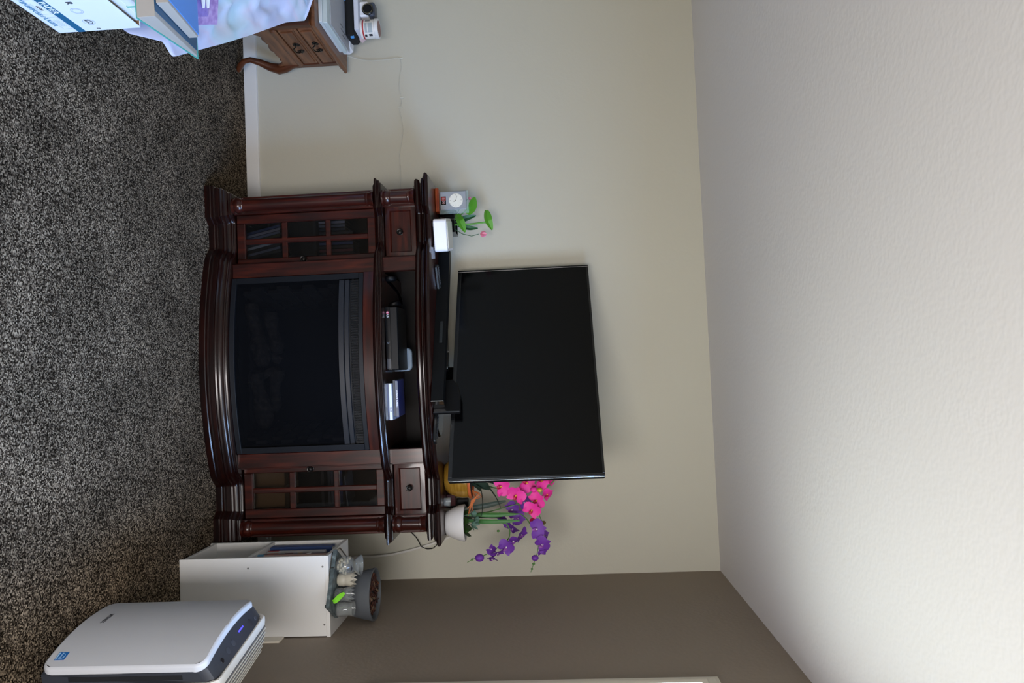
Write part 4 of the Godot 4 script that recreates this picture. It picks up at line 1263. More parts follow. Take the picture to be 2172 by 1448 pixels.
	for tone in [["3a1c16", 0], ["57301f", 1], ["6f5a48", 2]]:
		b = B.new()
		for n in [70, 45, 18][tone[1]]:
			var a := rng.randf() * TAU
			var rr := sqrt(rng.randf()) * 0.088
			var bs := Basis(Vector3(rng.randf() - 0.5, rng.randf() - 0.5, rng.randf() - 0.5).normalized(), rng.randf() * 1.4) * Basis(Vector3.UP, rng.randf() * TAU)
			b.box(Vector3.ZERO, Vector3(0.012 + rng.randf() * 0.016, 0.004, 0.006 + rng.randf() * 0.008), 0.001, Transform3D(bs, Vector3(cos(a) * rr, 0.133 + rng.randf() * 0.006, sin(a) * rr)))
		obj("bark_chips", b, mat(tone[0], 0.8), k, 0).set_meta("kind", "stuff")
	# plate on the taupe wall and the two cords by the console
	k = thing("wall_plate", "slim cream plate on the taupe wall, just past the cube shelf", "wall plate", Vector3(1.0905, 0.30, 0.862))
	b = B.new()
	b.bar(Vector3(-0.008, 0.0, -0.008), Vector3(0, 0.145, 0.05), 0.004)
	obj("plate", b, M.casing, k)
	b = B.new()
	b.tube(smooth([Vector3(0.965, 0.05, 0.03), Vector3(0.963, 0.3, 0.03), Vector3(0.961, 0.50, 0.03), Vector3(0.962, 0.629, 0.025), Vector3(0.956, 0.723, 0.018), Vector3(0.937, 0.823, 0.014), Vector3(0.915, 0.912, 0.012), Vector3(0.893, 0.988, 0.012), Vector3(0.872, 1.04, 0.014), Vector3(0.84, 1.078, 0.02), Vector3(0.80, 1.079, 0.04)]), 0.0065, 8)
	tag(obj("white_cable", b, mat("cfccc6", 0.4)), "thick white cord curving down the back wall between console and cube shelf", "cord")
	b = B.new()
	b.tube(smooth([Vector3(0.73, 0.80, 0.015), Vector3(0.840, 0.828, 0.012), Vector3(0.876, 0.862, 0.012), Vector3(0.916, 0.883, 0.022), Vector3(0.931, 0.913, 0.022), Vector3(0.930, 0.945, 0.02), Vector3(0.911, 0.968, 0.012), Vector3(0.84, 0.985, 0.012), Vector3(0.74, 0.985, 0.015)]), 0.0022, 6)
	tag(obj("black_cable", b, M.black), "thin black cord looping out beside the console's upper right end", "cord")

func purifier():
	var t := thing("air_purifier", "white and dark grey air purifier with blue status light in the right foreground", "air purifier", Vector3(0.7895, 0, 1.559))
	# local frame: x along the front from its far to its near corner, z out of the front panel
	var fr := Transform3D(Basis(Vector3(0.2, 0, 0.9798), Vector3.UP, Vector3(-0.9798, 0, 0.2)), Vector3.ZERO)
	var w := 0.2
	var white := mat("c4c7cd", 0.42)
	var dark := mat("31353d", 0.4)
	var shell := mat("d5d2cc", 0.4)
	var b := B.new()
	# front panel: rounded rectangle, bowed outwards, rounded rim
	var bulge := func(x: float) -> float: return 0.0 - 0.028 * (x / w) * (x / w)
	var outline := []
	for q in [[1, 1, 0.0], [-1, 1, 0.5], [-1, -1, 1.0], [1, -1, 1.5]]:
		for i in 7: outline.append([q[0], q[1], (q[2] + i / 12.0) * PI, 0.0])
		if q[0] == q[1]:
			for i in range(1, 14): outline.append([q[0], q[1], (q[2] + 0.5) * PI, i / 14.0])
	var ring := func(e: float, z: float) -> Array:
		var out := []
		for q in outline:
			var r := 0.035 - e
			var x: float = q[0] * (w - 0.035) * (1.0 - 2.0 * q[3]) + cos(q[2]) * r
			var y: float = 0.272 + q[1] * (0.26 - 0.035) + sin(q[2]) * r
			out.append(fr * Vector3(x, y, z + bulge.call(x)))
		return out
	var rings := [ring.call(0.0, -0.022), ring.call(0.0, -0.008), ring.call(0.002, -0.003), ring.call(0.007, 0.0)]
	var no := outline.size()
	for l in rings.size() - 1:
		for i in no: b.quad(rings[l][i], rings[l][(i + 1) % no], rings[l + 1][(i + 1) % no], rings[l + 1][i])
	# the face: columns across, so that it follows the bow
	var face := func(x: float, s: float) -> Vector3:
		var lim := w - 0.007
		var over := maxf(0.0, absf(x) - (w - 0.035))
		var half := 0.26 - 0.035 + sqrt(maxf(0.0, 0.028 * 0.028 - over * over))
		return fr * Vector3(x, 0.272 + half * s, bulge.call(x))
	b.grid(36, 1, func(u, v): return face.call((u * 2.0 - 1.0) * (w - 0.00701), v * 2.0 - 1.0))
	obj("front_panel", b, white, t, 50)
	# dark housing behind the panel, with the slanting control deck
	b = B.new()
	var prof := [Vector2(-0.02, 0.016), Vector2(-0.02, 0.523), Vector2(-0.023, 0.534), Vector2(-0.076, 0.561), Vector2(-0.084, 0.561), Vector2(-0.084, 0.016)]
	var n := 24
	for i in n:
		for j in prof.size():
			var pts := []
			for k in [[i, j], [i + 1, j], [i + 1, (j + 1) % prof.size()], [i, (j + 1) % prof.size()]]:
				var x: float = -w + 2.0 * w * k[0] / n
				var q: Vector2 = prof[k[1]]
				var edge := maxf(0.0, absf(x) - (w - 0.03)) / 0.03
				var yy := q.y - (0.03 * (1.0 - sqrt(maxf(0.0, 1.0 - edge * edge))) if q.y > 0.3 else 0.0)
				pts.append(fr * Vector3(x, yy, q.x + (bulge.call(x) if q.x > -0.08 else 0.0)))
			b.quad(pts[0], pts[1], pts[2], pts[3])
	for s in [-1.0, 1.0]:
		var c := []
		for q in prof: c.append(fr * Vector3(s * w, q.y - (0.03 if q.y > 0.3 else 0.0), q.x + (bulge.call(w) if q.x > -0.08 else 0.0)))
		for j in range(1, c.size() - 1): b.away(fr * Vector3(0, 0.3, -0.05), c[0], c[j], c[j + 1])
	obj("dark_housing", b, dark, t, 35)
	# recessed grip slot in the near side
	b = B.new()
	b.box(Vector3(w - 0.0005, 0.28, -0.066), Vector3(0.004, 0.36, 0.016), 0.0015, fr)
	obj("side_slot", b, mat("14171c", 0.5), t)
	# white rear shell with the louvred outlet
	b = B.new()
	# each station: depth, height, half width (the shell narrows to the back)
	var rear := [[-0.084, 0.008, 0.203], [-0.084, 0.566, 0.203], [-0.088, 0.569, 0.202], [-0.1, 0.570, 0.199], [-0.15, 0.566, 0.182], [-0.19, 0.556, 0.155], [-0.203, 0.545, 0.145], [-0.208, 0.52, 0.143], [-0.208, 0.008, 0.143]]
	var rear_at := func(f: float, q: Array) -> Vector3:
		var edge := maxf(0.0, absf(f) - 0.86) / 0.14
		return fr * Vector3(f * q[2], q[1] - (0.024 * (1.0 - sqrt(maxf(0.0, 1.0 - edge * edge))) if q[1] > 0.3 else 0.0), q[0])
	for i in 28:
		for j in rear.size():
			var j2: int = (j + 1) % rear.size()
			b.quad(rear_at.call(-1.0 + i / 14.0, rear[j]), rear_at.call(-1.0 + (i + 1) / 14.0, rear[j]), rear_at.call(-1.0 + (i + 1) / 14.0, rear[j2]), rear_at.call(-1.0 + i / 14.0, rear[j2]))
	for s in [-1.0, 1.0]:
		var c := []
		for q in rear: c.append(rear_at.call(s, q))
		for j in range(1, c.size() - 1): b.away(fr * Vector3(0, 0.3, -0.15), c[0], c[j], c[j + 1])
	obj("rear_shell", b, shell, t, 35)
	for i in 6:
		var z := -0.114 - i * 0.0135
		var f := (-z - 0.1) / 0.05
		var y := lerpf(0.570, 0.566, f) if f < 1.0 else lerpf(0.566, 0.556, (-z - 0.15) / 0.04)
		var hw := lerpf(0.199, 0.182, f) if f < 1.0 else lerpf(0.182, 0.155, (-z - 0.15) / 0.04)
		b = B.new()
		b.box(Vector3(0, y + 0.0004, z), Vector3(2.0 * hw - 0.05, 0.003, 0.0062), 0.0, fr)
		obj("louvre_slot", b, mat("5c5d60", 0.6), t)
		b = B.new()
		b.box(Vector3(0, y + 0.002, z - 0.006), Vector3(2.0 * hw - 0.05, 0.006, 0.0035), 0.001, fr)
		obj("louvre", b, shell, t)
	b = B.new()
	for s in [-1.0, 1.0]:
		b.box(Vector3(0, 0.006, -0.11 + s * 0.05), Vector3(2 * w - 0.14, 0.012, 0.02), 0.001, fr)
	b.box(Vector3(0, 0.009, -0.11), Vector3(2 * w - 0.16, 0.012, 0.1), 0.001, fr)
	obj("foot_frame", b, dark, t)
	# controls on the slanting deck
	var deck := func(x: float, f: float) -> Transform3D:
		var a := fr * Vector3(x, 0.5345, -0.023 + bulge.call(x))
		var c := fr * Vector3(x, 0.5615, -0.076 + bulge.call(x))
		return frame(a.lerp(c, f), fr.basis.x, (c - a).normalized())
	for k in [[0.12, 0.55, 0.009, "14161a"], [0.075, 0.55, 0.011, "3a3e46"], [0.035, 0.55, 0.011, "3a3e46"], [-0.1, 0.6, 0.014, "2a2d34"], [-0.145, 0.6, 0.008, "3a3e46"]]:
		b = B.new()
		b.lathe([Vector2(0, 0.0008), Vector2(k[2] * 0.9, 0.0008), Vector2(k[2], 0.0)], 20, deck.call(k[0], k[1]) * Transform3D(Basis(Vector3.RIGHT, PI / 2), Vector3(0, 0, 0.0002)))
		obj("button", b, mat(k[3], 0.35), t)
	b = B.new()
	b.box(Vector3(0, 0, 0.0008), Vector3(0.036, 0.005, 0.0012), 0.0004, deck.call(-0.035, 0.42))
	obj("status_light", b, mat("3a3aff", 0.4, 0.0, {"emission_enabled": true, "emission": Color(0.32, 0.3, 1.0), "emission_energy_multiplier": 1.6}), t)
	# lettering and sticker
	var on_face := func(x: float, y: float, off := 0.0006) -> Transform3D:
		var slope: float = -2.0 * 0.028 * x / (w * w)
		return frame(fr * Vector3(x, y, bulge.call(x) + off), fr.basis * Vector3(1, 0, slope), Vector3.UP)
	words("brand_letters", "WINIX", 0.0125, on_face.call(-0.043, 0.088), mat("2a2d33", 0.4), t, "Droid Sans", false, 0.0006, 1.3)
	b = B.new()
	b.box(Vector3.ZERO, Vector3(0.032, 0.032, 0.0006), 0.0, on_face.call(0.152, 0.056))
	var st := obj("energy_sticker", b, mat("1c66b0", 0.4), t)
	var pale := mat("a8d0ee", 0.5)
	b = B.new()
	var arc_pts := []
	for i in 9:
		var a := 0.3 + 2.5 * i / 8.0
		arc_pts.append(on_face.call(0.152, 0.056, 0.0012) * Vector3(cos(a) * 0.011, sin(a) * 0.011 - 0.001, 0))
	b.tube(arc_pts, 0.0007, 4)
	obj("sticker_arc", b, pale, st)
	words("sticker_letters", "energy", 0.006, on_face.call(0.152, 0.055, 0.001), pale, st, "Droid Serif")
	b = B.new()
	b.box(Vector3(0, -0.0125, 0.0005), Vector3(0.028, 0.004, 0.0004), 0.0, on_face.call(0.152, 0.056))
	obj("sticker_bar", b, pale, st)

func nightstand():
	var t := thing("nightstand", "brown wooden nightstand with two drawers, scalloped apron and curved leg by the back wall", "nightstand", Vector3(-1.875, 0, 0.33))
	var o := t.position
	var g := noise(0.015, 256, [[0.0, "4a2a18"], [0.5, "6a4026"], [1.0, "845434"]], 4, FastNoiseLite.TYPE_SIMPLEX_SMOOTH, false, 9)
	var across := tri(mat("ffffff", 0.35, 0.0, {"albedo_texture": g}), Vector3(6, 6, 0.7))
	var upw := tri(mat("b8a090", 0.32, 0.0, {"albedo_texture": g}), Vector3(6, 0.7, 6))
	var b := B.new()
	# top with an ogee edge
	var loop := [Vector2(-2.11, 0.065), Vector2(-2.11, 0.595), Vector2(-1.645, 0.595), Vector2(-1.645, 0.065)].map(func(q): return q - Vector2(o.x, o.z))
	b.sweep(loop, [Vector2(-0.02, 0.553), Vector2(0.0, 0.553), Vector2(0.003, 0.559), Vector2(0.009, 0.563), Vector2(0.011, 0.566), Vector2(0.017, 0.569), Vector2(0.019, 0.576), Vector2(0.016, 0.583), Vector2(0.012, 0.586), Vector2(-0.02, 0.586)], true)
	b.bar(Vector3(-2.09, 0.556, 0.085) - o, Vector3(-1.665, 0.586, 0.575) - o, 0.0)
	obj("top_board", b, across, t, 30)
	b = B.new()
	b.bar(Vector3(-2.10, 0.29, 0.092) - o, Vector3(-1.668, 0.556, 0.57) - o, 0.002)
	obj("body", b, upw, t)
	for z in [0.105, 0.555]:
		b = B.new()
		b.bar(Vector3(-1.70, 0.29, z - 0.022) - o, Vector3(-1.654, 0.556, z + 0.022) - o, 0.006)
		obj("corner_post", b, upw, t)
	# drawers, each with a raised bevelled front and a bail pull on an ornate plate
	for k in [[0.472, 0.55], [0.374, 0.455]]:
		b = B.new()
		b.bar(Vector3(-1.675, k[0], 0.135) - o, Vector3(-1.655, k[1], 0.525) - o, 0.005)
		b.bar(Vector3(-1.66, k[0] + 0.012, 0.15) - o, Vector3(-1.648, k[1] - 0.012, 0.51) - o, 0.005)
		var d := obj("drawer", b, across, t)
		var c := Vector3(-1.648, (k[0] + k[1]) / 2.0 + 0.004, 0.345) - o
		b = B.new()
		for s in [-1.0, 1.0]:
			for q in [[0.0, 0.0, 0.012], [0.010, 0.008, 0.008], [0.010, -0.008, 0.008], [-0.010, 0.006, 0.007], [0.018, 0.0, 0.006], [-0.004, 0.014, 0.006], [-0.004, -0.012, 0.005]]:
				b.ball(c + Vector3(0.001, q[1], s * (0.036 + q[0])), Vector3(0.0035, q[2] * 0.9, q[2]), 8, 5)
		obj("pull_plate", b, M.bronze, d)
		b = B.new()
		b.tube(smooth([c + Vector3(0.004, 0, -0.036), c + Vector3(0.012, -0.004, -0.034), c + Vector3(0.014, -0.018, -0.02), c + Vector3(0.014, -0.02, 0), c + Vector3(0.014, -0.018, 0.02), c + Vector3(0.012, -0.004, 0.034), c + Vector3(0.004, 0, 0.036)]), 0.0028, 8)
		obj("bail", b, M.bronze, d)
	b = B.new()
	b.bar(Vector3(-1.675, 0.456, 0.12) - o, Vector3(-1.651, 0.471, 0.54) - o, 0.005)
	b.bar(Vector3(-1.675, 0.342, 0.12) - o, Vector3(-1.645, 0.372, 0.54) - o, 0.008)
	obj("rail_moulding", b, across, t)
	# scalloped apron on the drawer side
	b = B.new()
	var poly := []
	var low := [[0.55, 0.235], [0.505, 0.24], [0.485, 0.262], [0.465, 0.274], [0.44, 0.266], [0.40, 0.27], [0.38, 0.276], [0.345, 0.266], [0.315, 0.262], [0.29, 0.272], [0.255, 0.268], [0.21, 0.276], [0.19, 0.266], [0.165, 0.27], [0.145, 0.262], [0.125, 0.235], [0.105, 0.23]]
	for q in low: poly.append(Vector2(-(q[0] - o.z), q[1]))
	poly.append(Vector2(-(0.105 - o.z), 0.345)); poly.append(Vector2(-(0.55 - o.z), 0.345))
	b.prism(poly, 0.016, Transform3D(Basis(Vector3(0, 0, -1), Vector3.UP, Vector3(1, 0, 0)), Vector3(-1.672 - o.x, 0, 0)), 0.004)
	obj("apron", b, across, t)
	# cabriole legs
	for q in [[-1.678, 0.11, 1.0, -1.0], [-1.678, 0.55, 1.0, 1.0], [-2.085, 0.11, -0.3, -1.0], [-2.085, 0.55, -0.3, 1.0]]:
		var pts := []
		var rad := []
		for k in [[0.34, 0.0, 0.026], [0.30, 0.004, 0.028], [0.26, 0.016, 0.03], [0.225, 0.022, 0.0285], [0.18, 0.012, 0.0225], [0.13, -0.008, 0.0175], [0.085, -0.02, 0.0145], [0.05, -0.016, 0.0145], [0.025, -0.002, 0.0165], [0.01, 0.012, 0.016], [0.002, 0.02, 0.011]]:
			pts.append(Vector3(q[0] + q[2] * k[1], k[0], q[1] + q[3] * k[1]) - o)
			rad.append(k[2])
		b = B.new()
		b.tube(pts, rad, 12)
		obj("leg", b, upw, t, 60)

	# what lies on it
	var k := thing("document_tray", "white slab-like folder pile lying lowest on the brown nightstand", "folder", Vector3(-1.84, 0.5865, 0.36), 0.0)
	b = B.new()
	b.bar(Vector3(-0.2, 0.0, -0.16), Vector3(0.165, 0.018, 0.19), 0.002)
	obj("lower_folder", b, mat("c4cacb", 0.5), k)
	b = B.new()
	b.bar(Vector3(-0.2, 0.0185, -0.165), Vector3(0.17, 0.040, 0.185), 0.002)
	obj("upper_folder", b, mat("b7c2c2", 0.5), k)
	k = thing("printed_sheet", "grey printed sheet with lines of small type on top of the white folders", "paper", Vector3(-1.82, 0.6272, 0.33))
	b = B.new()
	b.box(Vector3(0, 0.002, 0), Vector3(0.27, 0.004, 0.33), 0.0)
	obj("sheet", b, mat("9fa0a4", 0.6), k)
	b = B.new()
	for i in 3: b.box(Vector3(0.10 - i * 0.022, 0.0042, -0.06 + 0.02 * i), Vector3(0.004, 0.0006, [0.055, 0.07, 0.05][i]), 0.0)
	obj("type_lines", b, mat("2a2c30", 0.6), k, 0).set_meta("kind", "stuff")
	k = thing("white_dock", "white rounded plastic dock on the nightstand's back corner, right of the black pouch", "charger", Vector3(-1.745, 0.5868, 0.135))
	b = B.new()
	b.prism([Vector2(-0.055, 0.0), Vector2(0.04, 0.0), Vector2(0.042, 0.03), Vector2(0.03, 0.048), Vector2(-0.02, 0.053), Vector2(-0.05, 0.044)], 0.075, Transform3D(Basis(), Vector3(0, 0, -0.037)), 0.006)
	obj("dock_body", b, M.white_plastic, k, 50)
	k = thing("black_pouch", "black fabric pouch with blue trim under the flat white box on the nightstand", "pouch", Vector3(-1.85, 0.632, 0.19))
	b = B.new()
	b.box(Vector3(-0.01, 0.026, 0.0), Vector3(0.25, 0.052, 0.12), 0.018)
	obj("pouch_body", b, mat("08080a", 0.9), k, 60)
	var trim := mat("3d86c6", 0.6)
	b = B.new()
	b.tube(smooth([Vector3(-0.07, 0.004, 0.062), Vector3(-0.085, 0.018, 0.062), Vector3(-0.09, 0.03, 0.062), Vector3(-0.085, 0.042, 0.062), Vector3(-0.07, 0.05, 0.06)]), 0.002, 6)
	obj("blue_piping", b, trim, k)
	b = B.new()
	b.box(Vector3(0.112, 0.034, 0.045), Vector3(0.016, 0.018, 0.012), 0.002)
	obj("blue_tab", b, trim, k)
	k = thing("white_carton", "flat white cardboard box carrying the camera-like dispenser and the white tub", "box", Vector3(-1.86, 0.6845, 0.2))
	b = B.new()
	b.box(Vector3(0, 0.011, 0), Vector3(0.2, 0.022, 0.13), 0.001)
	obj("carton_body", b, mat("c6c9d4", 0.55), k)
	k = thing("sticky_note", "small pinkish sticky note hanging from the flat white box's right end", "note", Vector3(-1.753, 0.699, 0.16))
	b = B.new()
	b.box(Vector3(0, 0, 0), Vector3(0.03, 0.024, 0.0008), 0.0, Transform3D(Basis(Vector3.BACK, 0.75), Vector3()))
	obj("note", b, mat("c4b0b4", 0.6), k)
	k = thing("lens_gadget", "white and slate-grey gadget with round dark lens ring beside the white tub", "gadget", Vector3(-1.88, 0.7068, 0.2))
	b = B.new()
	b.box(Vector3(0, 0.022, 0), Vector3(0.078, 0.044, 0.07), 0.005)
	obj("white_base", b, M.white_plastic, k)
	b = B.new()
	b.box(Vector3(0.002, 0.061, 0), Vector3(0.074, 0.034, 0.066), 0.01)
	obj("grey_top", b, mat("3b4250", 0.45), k, 50)
	b = B.new()
	b.lathe([Vector2(0.03, 0.0), Vector2(0.03, 0.008), Vector2(0.027, 0.011), Vector2(0.024, 0.011), Vector2(0.022, 0.006), Vector2(0.0, 0.005)], 28, Transform3D(Basis(Vector3.RIGHT, PI / 2), Vector3(0.006, 0.044, 0.033)))
	var ring := obj("lens_ring", b, mat("0c0d10", 0.3), k)
	b = B.new()
	b.lathe([Vector2(0.0255, 0.0112), Vector2(0.0255, 0.0125), Vector2(0.0238, 0.0125), Vector2(0.0238, 0.0112)], 28, Transform3D(Basis(Vector3.RIGHT, PI / 2), Vector3(0.006, 0.044, 0.033)))
	obj("gold_line", b, mat("8c8468", 0.4, 0.6), ring)
	k = thing("supplement_tub", "white plastic tub with red band, barcode and reddish lid picture on the nightstand pile", "tub", Vector3(-1.786, 0.7068, 0.2))
	b = B.new()
	b.lathe([Vector2(0, 0), Vector2(0.045, 0), Vector2(0.047, 0.003), Vector2(0.047, 0.07), Vector2(0.044, 0.074)], 36)
	obj("tub_body", b, mat("d6d4d0", 0.4), k)
	b = B.new()
	b.lathe([Vector2(0.0472, 0.012), Vector2(0.0476, 0.0125), Vector2(0.0476, 0.019), Vector2(0.0472, 0.0195)], 36)
	obj("red_band", b, mat("a01e22", 0.4), k)
	b = B.new()
	b.lathe([Vector2(0.049, 0.073), Vector2(0.05, 0.074), Vector2(0.05, 0.09), Vector2(0.048, 0.092), Vector2(0.043, 0.092), Vector2(0.042, 0.0912), Vector2(0, 0.0912)], 36)
	var lid := obj("lid", b, mat("d2d2d2", 0.4), k)
	b = B.new()
	b.lathe([Vector2(0.039, 0.0914), Vector2(0.039, 0.0918), Vector2(0.0, 0.0918)], 30)
	obj("lid_picture", b, mat("8a6660", 0.5), lid)
	# label print wrapped on the tub: text blocks, barcode, dark wave
	var arc_patch := func(a0: float, a1: float, y0: float, y1: float, m: Material, called: String, seg := 8):
		var p := B.new()
		for i in seg:
			var u := lerpf(a0, a1, float(i) / seg)
			var v := lerpf(a0, a1, float(i + 1) / seg)
			var r := 0.0475
			p.quad(Vector3(r * sin(u), y0, r * cos(u)), Vector3(r * sin(v), y0, r * cos(v)), Vector3(r * sin(v), y1, r * cos(v)), Vector3(r * sin(u), y1, r * cos(u)))
		obj(called, p, m, k)
	arc_patch.call(-0.3, 0.75, 0.026, 0.038, mat("9aa4a8", 0.5), "text_block")
	arc_patch.call(-0.3, 0.75, 0.042, 0.064, mat("9aa4a8", 0.5), "text_block")
	for i in 9: arc_patch.call(-0.8 + i * 0.034, -0.8 + i * 0.034 + (0.02 if i % 3 else 0.012), 0.028, 0.052, M.black, "barcode_bar", 1)
	arc_patch.call(0.95, 1.25, 0.022, 0.034, mat("22242c", 0.5), "dark_figure")
	arc_patch.call(0.92, 1.2, 0.044, 0.062, mat("22242c", 0.5), "dark_figure")

func left_clutter():
	var plane := func(x: float, z: float) -> float:
		# the cloth's slope: rises to the left and towards the back wall
		var a := Vector3(-1.326, 0.397, 1.15)
		var n := (Vector3(-1.621, 0.561, 0.68) - a).cross(Vector3(-1.9, 0.60, 1.15) - a)
		return a.y - (n.x * (x - a.x) + n.z * (z - a.z)) / n.y
	var hem := Curve3D.new()
	for p in [Vector3(-1.745, 0.655, 0.78), Vector3(-1.687, 0.618, 0.740), Vector3(-1.662, 0.589, 0.700), Vector3(-1.621, 0.561, 0.680), Vector3(-1.560, 0.511, 0.800), Vector3(-1.421, 0.437, 1.000), Vector3(-1.326, 0.397, 1.150), Vector3(-1.244, 0.343, 1.280), Vector3(-1.171, 0.311, 1.400), Vector3(-1.219, 0.289, 1.420), Vector3(-1.247, 0.177, 1.440), Vector3(-1.30, 0.107, 1.450), Vector3(-1.4, 0.04, 1.455)]: hem.add_point(p)
	var len := hem.get_baked_length()
	var nz := FastNoiseLite.new()
	nz.seed = 11; nz.frequency = 3.2; nz.fractal_octaves = 2; nz.noise_type = FastNoiseLite.TYPE_SIMPLEX
	var nu := 90
	var nv := 60
	var at := func(u: float, v: float, low: float) -> Vector3:
		var h := hem.sample_baked(u * len)
		var end := Vector3(-2.13, 0, lerpf(0.72, 1.44, u))
		var f := minf(v / 0.85, 1.0)
		var p := h.lerp(end, f)
		var top: float = plane.call(p.x, p.z)
		var w := smoothstep(0.0, 0.35, f)
		p.y = lerpf(h.y, top, w) if f < 1.0 else top
		var fold := 0.016 * (1.0 - absf(nz.get_noise_2d(p.x * 0.8 - p.z * 1.1, p.z * 0.35 + p.x * 0.5)) * 2.6) + 0.006 * sin((p.x * 0.9 + p.z * 0.6) * 38.0 + 5.0 * nz.get_noise_2d(p.x, p.z))
		p.y += fold * smoothstep(0.0, 0.1, f) * 0.9 + 0.004
		if v > 0.85: p = Vector3(-2.13 - 0.04 * (v - 0.85), lerpf(p.y, 0.003, (v - 0.85) / 0.15), p.z)
		return p - Vector3(0, low, 0)
	var b := B.new()
	b.grid(nu, nv, func(u, v): return at.call(u, v, 0.0))
	b.grid(nu, 1, func(u, v): return at.call(u, 0.0, 0.012 * (1.0 - v)))
	b.grid(nu, 20, func(u, v): return at.call(u, 1.0 - v, 0.012 if v > 0.16 else 0.0))
	var t := thing("draped_cloth", "crumpled pale blue and lilac cloth sheet draped between nightstand and white carton", "cloth")
	var dye := noise(0.006, 512, [[0.0, "a9b6d8"], [0.3, "b8c2e0"], [0.42, "c2c6e0"], [0.5, "c6c0d6"], [0.58, "bccadc"], [0.72, "a8c4d0"], [1.0, "ccbcc4"]], 3, FastNoiseLite.TYPE_SIMPLEX_SMOOTH, false, 21)
	obj("sheet", b, tri(mat("ffffff", 0.55, 0.0, {"albedo_texture": dye, "rim_enabled": true, "rim": 0.3}), Vector3(0.9, 0.9, 0.9)), t, 70)

	# paper carton on the carpet, open at the top
	var k := thing("paper_carton", "open white printed carton with teal stripe standing on the carpet, left foreground", "carton", Vector3(-1.345, 0, 1.79))
	var x0 := -0.145
	var x1 := 0.145
	var z0 := -0.217
	var z1 := 0.217
	var h := 0.285
	var face := mat("dce0e4", 0.6)
	var board := mat("8c6844", 0.9)
	for q in [[Vector3(x1 - 0.004, 0, z0), Vector3(x1, h, z1)], [Vector3(x0, 0, z0), Vector3(x0 + 0.004, h, z1)], [Vector3(x0, 0, z0), Vector3(x1 - 0.004, h, z0 + 0.004)], [Vector3(x0, 0, z1 - 0.004), Vector3(x1 - 0.004, h, z1)], [Vector3(x0, 0.0, z0), Vector3(x1, 0.004, z1)]]:
		b = B.new()
		b.bar(q[0], q[1], 0.0008)
		obj("carton_wall", b, face, k)
	for q in [[Vector3(x1 - 0.0055, 0.004, z0 + 0.004), Vector3(x1 - 0.0042, h - 0.002, z1 - 0.004)], [Vector3(x0 + 0.0042, 0.004, z0 + 0.0042), Vector3(x1 - 0.006, h - 0.002, z0 + 0.0055)], [Vector3(x0 + 0.0042, 0.004, z0 + 0.006), Vector3(x0 + 0.0055, h - 0.002, z1 - 0.004)]]:
		b = B.new()
		b.bar(q[0], q[1], 0.0)
		obj("brown_lining", b, board, k)
	var teal := mat("1f5f80", 0.5)
	b = B.new()
	b.bar(Vector3(x1, 0.070, z0), Vector3(x1 + 0.0007, 0.096, z1), 0.0)
	obj("teal_stripe", b, teal, k)
	var side := func(y: float, z: float) -> Transform3D: return Transform3D(Basis(Vector3(0, 0, -1), Vector3.UP, Vector3(1, 0, 0)), Vector3(x1 + 0.0008, y, z - 1.79))
	var ink := mat("30343c", 0.6)
	var faint := mat("a8b4cc", 0.6)
	words("stripe_letters", "PAPER", 0.019, side.call(0.083, 1.745), mat("e6eaee", 0.5), k, "Droid Sans", true)
	words("base_letters", "MULTIPURPOSE / LASER", 0.014, side.call(0.027, 1.735), mat("3d7c9c", 0.5), k, "Droid Sans", true)
	words("size_letters", "4000", 0.010, side.call(0.053, 1.745), ink, k)
	words("corner_letter", "R", 0.02, side.call(0.163, 1.765), ink, k, "Droid Sans", true)
	words("corner_number", "8", 0.012, side.call(0.149, 1.589), ink, k)
	for q in [[0.036, 0.066, 1.705, 1.80], [0.036, 0.066, 1.60, 1.685]]:
		b = B.new()
		for e in [[q[0], q[0] + 0.001, q[2], q[3]], [q[1] - 0.001, q[1], q[2], q[3]], [q[0], q[1], q[2], q[2] + 0.001], [q[0], q[1], q[3] - 0.001, q[3]]]:
			b.bar(Vector3(x1, e[0], e[2] - 1.79), Vector3(x1 + 0.0006, e[1], e[3] - 1.79), 0.0)
		obj("print_frame", b, faint, k)
	b = B.new()
	for i in 4: b.bar(Vector3(x1, 0.042 + i * 0.005, 1.62 - 1.79), Vector3(x1 + 0.0006, 0.0435 + i * 0.005, 1.665 - 1.79 + 0.004 * (i % 2)), 0.0)
	for i in 2: b.bar(Vector3(x1, 0.04 + i * 0.0035, 1.72 - 1.79), Vector3(x1 + 0.0006, 0.0412 + i * 0.0035, 1.775 - 1.79), 0.0)
	obj("print_lines", b, faint, k, 0).set_meta("kind", "stuff")
	# seal and emblem
	for q in [[0.154, 1.712, 0.019, faint], [0.154, 1.712, 0.0145, faint], [0.146, 1.637, 0.019, faint]]:
		b = B.new()
		b.lathe([Vector2(q[2], 0.0), Vector2(q[2], 0.0006), Vector2(q[2] - 0.0018, 0.0006), Vector2(q[2] - 0.0018, 0.0)], 28, side.call(q[0], q[1]) * Transform3D(Basis(Vector3.RIGHT, PI / 2), Vector3(0, 0, -0.0006)))
		obj("seal_ring", b, q[3], k)
	b = B.new()
	var em: Transform3D = side.call(0.146, 1.637)
	for e in [[Vector2(-0.016, 0.004), Vector2(0.0, 0.012)], [Vector2(0.0, 0.012), Vector2(0.016, 0.004)], [Vector2(-0.012, -0.008), Vector2(-0.012, 0.006)], [Vector2(0.012, -0.008), Vector2(0.012, 0.006)], [Vector2(-0.012, -0.008), Vector2(0.0, -0.001)], [Vector2(0.0, -0.001), Vector2(0.012, -0.008)], [Vector2(0.0, -0.008), Vector2(0.0, 0.012)]]:
		b.tube([em * Vector3(e[0].x, e[0].y, 0), em * Vector3(e[1].x, e[1].y, 0)], 0.0012, 4)
	obj("house_emblem", b, ink, k)

